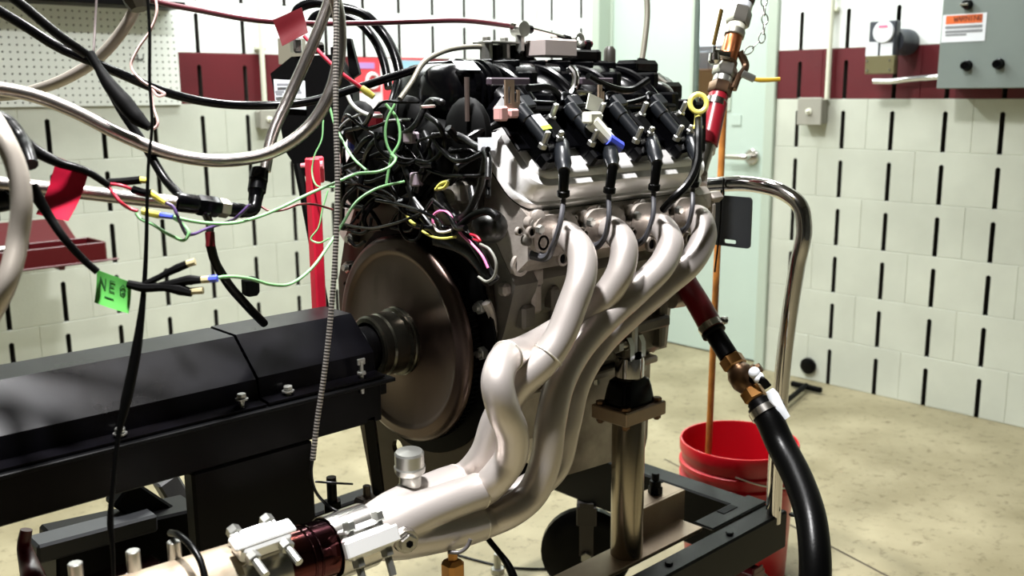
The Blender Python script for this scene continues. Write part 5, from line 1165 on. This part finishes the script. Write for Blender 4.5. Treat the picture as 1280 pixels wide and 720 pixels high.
flag('tape_flag', 'dark red tape flag at top beside the straight braided hose', REDTAPED, [(341, 25), (377, 9), (386, 42), (353, 58)], 1.42, .004)
# green flag with writing
gt = thing('green_tape_flag', PD(140, 392, 1.1), 'green tape flag hand lettered NEG with a dash', 'tape flag')
gc = [(121, 337), (164, 353), (160, 392), (117, 378)]
c = [PD(x, y, 1.12) for x, y in gc]; b = MB(); gx = (c[1]-c[0]).normalized(); gy = (c[0]-c[3]).normalized(); gn = gx.cross(gy).normalized()
nU, nV = 6, 6; vs = []
def gpt(u, v, off=0.0): return (c[0]*(1-u)+c[1]*u)*(1-v)+(c[3]*(1-u)+c[2]*u)*v+gn*(.004*math.sin(u*3.1)*v-.003*math.sin(v*2.5)+off)
for off in (0, -.0008):
    for j in range(nV+1):
        for i in range(nU+1): vs.append(gpt(i/nU, j/nV, off))
fs = []; w = nU+1; N_ = w*w
for j in range(nV):
    for i in range(nU):
        a = j*w+i; fs.append((a, a+1, a+w+1, a+w)); fs.append((a+N_, a+w+N_, a+w+1+N_, a+1+N_))
bd = [i for i in range(w)]+[j*w+nU for j in range(1, nV+1)]+[nV*w+i for i in range(nU-1, -1, -1)]+[j*w for j in range(nV-1, 0, -1)]
for i in range(len(bd)): fs.append((bd[i], bd[(i+1) % len(bd)], bd[(i+1) % len(bd)]+N_, bd[i]+N_))
b.add(vs, fs); b.build('tape', GREENT, gt, angle=60)
b = MB()
for i, chn in enumerate('NEG'):
    for (p, q) in GL[chn]:
        ribbon(b, [gpt(.12+i*.29+(p[0]+(q[0]-p[0])*s_/4)*.22, .5-(p[1]+(q[1]-p[1])*s_/4)*.32, .0004) for s_ in range(5)], .0011, gn)
ribbon(b, [gpt(.3+.25*s_/4, .72, .0004) for s_ in range(5)], .0014, gn)
b.build('lettering', GREENINK, gt)
# ---- loose wires and connectors at left
cable('flag_wire', 'thick black wire carrying the crimson flag', 'wire', RUBBER, [.012, .013, .008, .0058, .0045, .004], [(-12, 146, 1.1), (8, 158, 1.11), (32, 180, 1.12), (70, 202, 1.13), (110, 215, 1.14), (136, 232, 1.15)], 10, 6)
cable('flag_wire', 'black wire carrying the green flag down from left edge', 'wire', RUBBER, [.008, .0055, .0048, .0045, .0042], [(38, 232, 1.09), (60, 268, 1.1), (82, 300, 1.1), (105, 325, 1.11), (122, 340, 1.115)], 10, 6)
cable('black_stub', 'dark cable stub behind pale hose at left edge', 'cable', RUBBER, .0085, [(10, 156, 1.10), (24, 172, 1.10), (33, 190, 1.08), (38, 206, 1.07)], 10, 4)
cable('black_stub', 'thick dark cable passing under horizontal braided hose at left edge', 'cable', RUBBER, .016, [(-40, 244, 1.17), (-10, 250, 1.18), (12, 246, 1.19), (22, 236, 1.18)], 10, 4)
def conn(name, label, pts, m_body, m_tip, r=.0048, d=1.16):
    t = thing(name, PD(*pts[0], d), label, 'connector'); n = len(pts)
    b = MB(); b.tube([PD(x, y, d) for x, y in pts[:-1]], r, 10, 3); b.build('sleeve', m_body, t)
    a = PD(*pts[-2], d); c_ = PD(*pts[-1], d); b = MB(); b.tube([a-(c_-a)*.1, c_], [r*.85, r*.7], 8, 1); b.build('tip', m_tip, t); return t
conn('wire_connector', 'black wire end with yellow tip above the yellow crimps', [(136, 228), (155, 227), (176, 225), (185, 226)], MATTEBLK, YELC)
conn('wire_connector', 'black connector with yellow crimp sloping beside braided hose', [(166, 237), (180, 241), (190, 242), (207, 253)], PLASTIC, YELC, .005)
conn('wire_connector', 'yellow crimp connector with blue end on green wire', [(178, 264), (190, 267), (200, 269), (216, 271)], YELC, BLUEC, .0045)
cable('red_wire', 'red wire dropping from flag wire to the yellow crimp', 'wire', REDW, .0022, [(134, 232, 1.15), (142, 242, 1.15), (152, 254, 1.15), (163, 261, 1.16), (172, 264, 1.16)], 8, 5)
cable('red_wire', 'short red wire entering the sloping black connector', 'wire', REDW, .002, [(138, 230, 1.155), (152, 232, 1.155), (166, 237, 1.16)], 8, 4)
cable('purple_wire', 'dark purple wire curling under the yellow crimps', 'wire', mat('purple_wire', (70, 50, 92), .4), .002, [(207, 253, 1.16), (216, 258, 1.16), (221, 268, 1.16), (226, 280, 1.17), (232, 292, 1.18), (240, 293, 1.2), (258, 286, 1.24), (285, 277, 1.28), (300, 268, 1.24), (312, 256, 1.24)], 8, 6)
cable('green_wire', 'long light green wire swinging from crimp to the harness', 'wire', GREENW, .0022, [(216, 271, 1.17), (228, 274, 1.18), (260, 279, 1.21), (290, 279, 1.23), (320, 272, 1.26), (350, 260, 1.3), (385, 243, 1.34), (420, 228, 1.38), (448, 217, 1.42), (475, 214, 1.45), (490, 206, 1.47), (494, 198, 1.48), (488, 193, 1.48)], 8, 7)
cable('green_wire', 'green wire loop dangling below the blue crimp', 'wire', GREENW, .002, [(216, 272, 1.17), (228, 280, 1.18), (236, 292, 1.18), (231, 300, 1.18), (215, 295, 1.17), (190, 280, 1.16), (174, 272, 1.16), (170, 266, 1.16)], 8, 6)
cable('green_wire', 'pale green wire running from black connectors up to the harness', 'wire', GREENW, .0021, [(262, 349, 1.14), (280, 346, 1.16), (310, 348, 1.2), (340, 356, 1.25), (365, 354, 1.3), (390, 335, 1.34), (410, 308, 1.37), (428, 280, 1.4), (446, 252, 1.43), (470, 236, 1.46), (505, 227, 1.5)], 8, 7)
cable('green_wire', 'green wire falling from box across to the first green wire', 'wire', GREENW, .002, [(412, 133, 1.6), (418, 155, 1.6), (428, 175, 1.58), (442, 198, 1.54), (458, 213, 1.5)], 8, 5)
cable('green_wire', 'green wire tangling down in front of the intake rear', 'wire', GREENW, .0024, [(482, 130, 1.5), (496, 148, 1.5), (500, 168, 1.5), (499, 178, 1.5), (490, 195, 1.5), (486, 212, 1.5), (483, 230, 1.5)], 8, 6)
cable('green_wire', 'green wire looping left of the tangled one near intake', 'wire', GREENW, .0022, [(494, 130, 1.49), (484, 150, 1.49), (482, 172, 1.49), (488, 190, 1.49), (496, 198, 1.49)], 8, 6)
cable('green_wire', 'thin green wire hanging by the red post', 'wire', GREENW, .0016, [(404, 150, 1.8), (402, 175, 1.8), (393, 195, 1.8), (390, 215, 1.8), (396, 232, 1.79), (412, 234, 1.78), (430, 232, 1.76)], 6, 6)
cable('green_wire', 'thin green loop low beside the red post', 'wire', GREENW, .0016, [(410, 238, 1.7), (403, 262, 1.7), (398, 285, 1.7), (389, 300, 1.7), (395, 303, 1.7), (412, 298, 1.68)], 6, 6)
cable('dark_red_wire', 'dark red wire crossing behind the conduit', 'wire', BRNW, .0018, [(324, 257, 1.5), (338, 264, 1.5), (355, 262, 1.5), (372, 256, 1.52), (395, 256, 1.55), (416, 262, 1.57)], 6, 6)
cable('red_lead', 'red lead with yellow crimp slanting across the black box', 'wire', REDW, .003, [(380, 45, 1.45), (400, 66, 1.45), (425, 90, 1.45), (455, 112, 1.46)], 8, 4)
cable('yellow_crimp', 'yellow crimp at end of the slanting red lead', 'connector', YELC, [.005, .0055, .0045], [(452, 110, 1.46), (459, 115, 1.46), (467, 121, 1.46)], 10, 3)
cable('clear_tube', 'clear curved plastic tube below the yellow crimp', 'tube', mat('clear_tube', (186, 186, 182), .2), .0035, [(434, 118, 1.6), (440, 130, 1.6), (454, 141, 1.6), (468, 145, 1.6), (478, 145, 1.6)], 8, 6)
# black wire bundle right of the green flag
t = thing('wire_splice', PD(185, 358, 1.12), 'black taped wire splice with two bare connectors right of green flag', 'wire splice')
b = MB(); b.tube([PD(160, 355, 1.12), PD(178, 359, 1.12), PD(205, 359, 1.12), PD(225, 362, 1.12), (PD(240, 366, 1.12))], [.005, .006, .005, .007, .005], 8, 4); b.tube([PD(200, 357, 1.12), PD(222, 353, 1.12), PD(238, 350, 1.12), PD(252, 350, 1.12)], [.004, .005, .006, .004], 8, 4); b.tube([PD(178, 357, 1.12), PD(200, 346, 1.12), PD(222, 335, 1.12), PD(234, 330, 1.12)], [.004, .0035, .0048, .0045], 8, 4); b.build('tape', MATTEBLK, t)
for (x0, y0, x1, y1, m_) in ((234, 330, 244, 327, mat('tan_connector', (166, 156, 120), .4)), (238, 364, 254, 363, MATS['tan_connector']), (252, 350, 262, 349, MATS['tan_connector']), (261, 349, 272, 348, BLUEC)):
    b = MB(); b.tube([PD(x0, y0, 1.12), PD(x1, y1, 1.12)], .0042, 8, 1); b.build('crimp', m_, t)
# ---- engine wiring harness: black looms bunched over the bell housing
hs = thing('wiring_harness', Vector((-.12, -2.5, 1.0)), 'tangled black wiring harness bunched over the rear of the engine', 'wiring harness')
random.seed(11)
def hw(pts, r, m, nm='loom', k=6): 
    b = MB(); b.tube(pts, r, 8, k); return b.build(nm, m, hs, angle=60)
def hp(x, y, xx): return PX(x, y, xx)
for (pts, r_) in (([(512, 232), (520, 255), (532, 275), (546, 290), (560, 292)], .0075), ([(548, 240), (556, 256), (566, 268), (580, 288), (600, 318), (618, 352)], .007), ([(505, 205), (512, 225), (516, 250), (508, 268)], .006), ([(590, 235), (592, 255), (584, 268), (570, 275)], .007), ([(545, 300), (565, 305), (585, 315), (604, 335), (618, 352)], .010), ([(530, 165), (540, 190), (528, 215), (520, 240)], .006)):
    hw([hp(x, y, -.105-.01*random.random()) for x, y in pts], r_, CORR)
anc = [(440, 150), (445, 190), (450, 230), (470, 250), (500, 250), (520, 200), (515, 150), (540, 170), (560, 190), (540, 250), (580, 220), (455, 260), (430, 210), (600, 190), (500, 170), (480, 200), (465, 140)]
for i in range(46):
    a = random.choice(anc); n_ = random.randint(4, 6); pts = []; x, y = a; ang = random.random()*6.28; xx = -.085-.055*random.random()
    for j in range(n_):
        pts.append(hp(min(max(x, 428), 610), min(max(y, 128), 285), xx)); ang += random.uniform(-1.1, 1.1); x += math.cos(ang)*random.uniform(18, 36); y += math.sin(ang)*random.uniform(14, 30); xx += random.uniform(-.02, .02)
    hw(pts, random.choice((.0022, .003, .004, .005)), random.choice((RUBBER, RUBBER, PLASTIC, CORR)), 'harness_wire', 5)
# taped bundles behind the loose wires
for (x, y, r_, s3) in ((470, 195, .055, (.5, 1, 1)), (510, 165, .06, (.5, 1, 1)), (548, 195, .06, (.5, 1, 1)), (455, 235, .05, (.5, 1.1, .8)), (500, 225, .055, (.5, 1.2, .8)), (585, 170, .05, (.5, 1, 1.2)), (540, 240, .045, (.5, 1.2, .7)), (450, 155, .045, (.5, 1, .9))):
    b = MB(); b.ball(hp(x, y, -.065), r_, 14, 9, s3); b.build('taped_bundle', MATTEBLK, hs)
# dark bulk of connectors under the wires
for (x, y, sx, sy, sz) in ((455, 190, .05, .09, .09), (470, 235, .05, .12, .07), (520, 230, .06, .1, .09), (545, 190, .06, .12, .12), (590, 200, .05, .08, .1), (500, 160, .05, .1, .1), (440, 225, .04, .06, .07), (560, 145, .06, .12, .1)):
    q = hp(x, y, .0); b = MB(); b.box(q, (sx, sy, sz), .012, Matrix.Rotation(random.uniform(-.4, .4), 3, 'X')); b.build('connector_block', MATTEBLK, hs)
for (pts, m_, r_, nm) in (([(542, 282), (541, 272), (549, 264), (560, 266), (568, 278), (576, 292), (590, 305), (604, 322), (610, 335)], PINKW, .0021, 'pink_wire'), ([(542, 280), (546, 288), (556, 290), (568, 286), (580, 282)], WHTW, .0021, 'white_wire'), ([(528, 289), (538, 295), (552, 298), (570, 296)], YELW, .002, 'yellow_wire'), ([(508, 267), (512, 275), (519, 281)], YELW, .0026, 'yellow_wire'), ([(545, 237), (551, 230), (560, 228), (556, 234), (549, 236)], YELW, .0028, 'yellow_wire'), ([(588, 293), (596, 296), (600, 301), (592, 299)], REDW, .0022, 'red_wire'), ([(600, 305), (612, 312), (620, 328), (618, 345), (608, 352), (598, 346)], mat('grey_loop', (120, 120, 112), .4), .0022, 'grey_loop'), ([(568, 290), (580, 278), (596, 267), (612, 265), (622, 272)], RUBBER, .006, 'black_lead'), ([(432, 250), (429, 258), (434, 262)], WHTW, .0016, 'white_wire'), ([(517, 247), (527, 260), (538, 272)], mat('grey_wire', (140, 140, 140), .4), .0022, 'grey_wire'), ([(421, 165), (432, 152), (452, 142)], MATS['grey_wire'], .002, 'grey_wire'), ([(480, 152), (492, 150), (502, 151)], MATS['grey_wire'], .0016, 'grey_wire'), ([(430, 222), (445, 216), (460, 212)], MATS['grey_wire'], .0016, 'grey_wire'), ([(440, 290), (452, 292), (462, 285), (464, 272)], RUBBER, .003, 'black_lead'), ([(436, 300), (445, 308), (456, 302)], RUBBER, .003, 'black_lead'), ([(500, 262), (500, 285), (510, 300), (524, 296), (528, 280)], RUBBER, .0026, 'black_lead')):
    hw([hp(x, y, -.125) for x, y in pts], r_, m_, nm)
b = MB(); b.box(hp(468, 158, -.06), (.03, .03, .05), .008); b.build('red_connector', REDPAINT, hs); b = MB(); b.box(hp(443, 180, -.06), (.024, .024, .03), .008); b.build('blue_connector', BLUEC, hs)
b = MB(); b.box(hp(514, 172, -.11), (.02, .022, .018), .003); b.build('grey_connector', mat('grey_purple', (150, 136, 146), .35), hs); b = MB(); b.box(hp(521, 224, -.11), (.02, .016, .022), .003); b.build('grey_connector', MATS['grey_purple'], hs)
b = MB(); b.lathe(hp(432, 212, -.1), -FWD, [(0, .0065), (.006, .006)], 10); b.build('white_cap', OFFWHT, hs)
t = thing('white_tag', PD(607, 190, 1.38), 'white paper tag on black loom beside the first coil', 'tag')
b = MB(); a = PD(608, 180, 1.38); b.box(a, (.024, .001, .018), 0, Matrix.Rotation(-.76, 3, 'Z')); b.build('paper', WHITE, t, flat=True)
b = MB(); b.tube([PD(609, 187, 1.385), PD(605, 210, 1.40), PD(600, 235, 1.42), PD(590, 258, 1.44)], .0055, 8, 6); b.build('loom', CORR, t)
# ---- red tool tray at left, on a wall bracket
t = thing('tool_tray', Vector((PY(60, 320, -.35).x, -.35, PY(60, 332, -.35).z)), 'dark red open steel tool tray against wall at left edge', 'tool tray')
q1 = PY(131, 302, -.38); q2 = PY(131, 322, -.38)
x1 = q1.x; z1 = q1.z; z0 = q2.z-.012
b = MB(); b.box((x1-.4, -.38, (z0+z1)/2), (.8, .008, z1-z0), .002); b.box((x1, -.3, (z0+z1)/2), (.008, .16, z1-z0), .002); b.box((x1-.4, -.3, z0), (.8, .16, .006), .001); b.box((x1-.4, -.22, (z0+z1)/2), (.8, .008, z1-z0), .002); b.box((x1-.39, -.385, z0+.004), (.86, .02, .006), .002); b.build('tray', REDPAINT, t)
b = MB(); Rl = Matrix.Rotation(.9, 3, 'X'); b.box((x1-.42, -.16, z1+.03), (.76, .14, .006), .002, Matrix.Rotation(.5, 3, 'X')); b.build('lid', REDPAINT, t)
b = MB(); b.box((x1-.25, -.3, z1+.0), (.04, .05, .05), .006); b.build('socket', CHROME, t)
b = MB(); b.box((x1-.35, -.3, z1+.0), (.24, .05, .02), .006); b.build('ratchet', STAIN, t)
for xx in (x1-.15, x1-.6):
    b = MB(); b.box((xx, -.19, z0-.008), (.02, .38, .012), .002); b.build('wall_bracket', REDPAINT, t)
# cable under the header to the floor, bolt tip at lower middle
cable('lower_cable', 'thick black cable hanging below the header to the floor', 'cable', RUBBER, [.0055, .0055, .0055, .0056, .007, .0085], [(560, 560, 1.78), (585, 630, 1.76), (612, 676, 1.75), (625, 692, 1.74), (635, 706, 1.73), (645, 730, 1.72)], 10, 5)
b = MB(); b.tube([PZ(x, y, .004) for x, y in ((560, 690), (595, 700), (630, 708), (665, 711), (705, 709), (740, 700))], .0032, 6, 5); b.build('floor_wire', RUBBER, label='thin black wire lying on floor below the collector', cat='wire')
t = thing('ground_stud', Vector((PD(566, 712, 1.5).x, PD(566, 712, 1.5).y, 0)), 'brass terminal on a black floor post under the collector', 'terminal post')
q = PD(566, 712, 1.5); b = MB(); b.box(q, (.03, .03, .034), .006); b.hexa(q+Z*.016, q+Z*.03, .008); b.build('brass_terminal', BRASS, t)
b = MB(); b.box((q.x, q.y, (q.z-.016)/2), (.026, .026, q.z-.016), .003); b.box((q.x, q.y, .004), (.1, .1, .008), .002); b.build('post', FRAMEBLK, t)
q = PZ(622, 716, 0); b = MB(); b.cyl(q, q+Z*.055, .010, n=12, b=.001); b.hexa(q, q+Z*.014, .019); b.build('floor_bolt', ZINC, label='steel anchor bolt standing in floor below the header', cat='bolt')
cable('clamp_loop', 'grey wire loop under the collector weld', 'wire', mat('dark_grey_wire', (80, 76, 76), .35), .003, [(560, 690, 1.38), (575, 690, 1.38), (585, 682, 1.38), (588, 674, 1.38)], 8, 5)
cable('pipe_strap', 'dark strap arching over the weathered pipe at lower left', 'strap', RUBBER, .0042, [(213, 666, 1.17), (225, 670, 1.14), (240, 684, 1.12), (250, 700, 1.11), (257, 725, 1.1)], 8, 6)
# strip helper data before the scene is handed over
for o in bpy.data.objects:
    if '_o' in o: del o['_o']
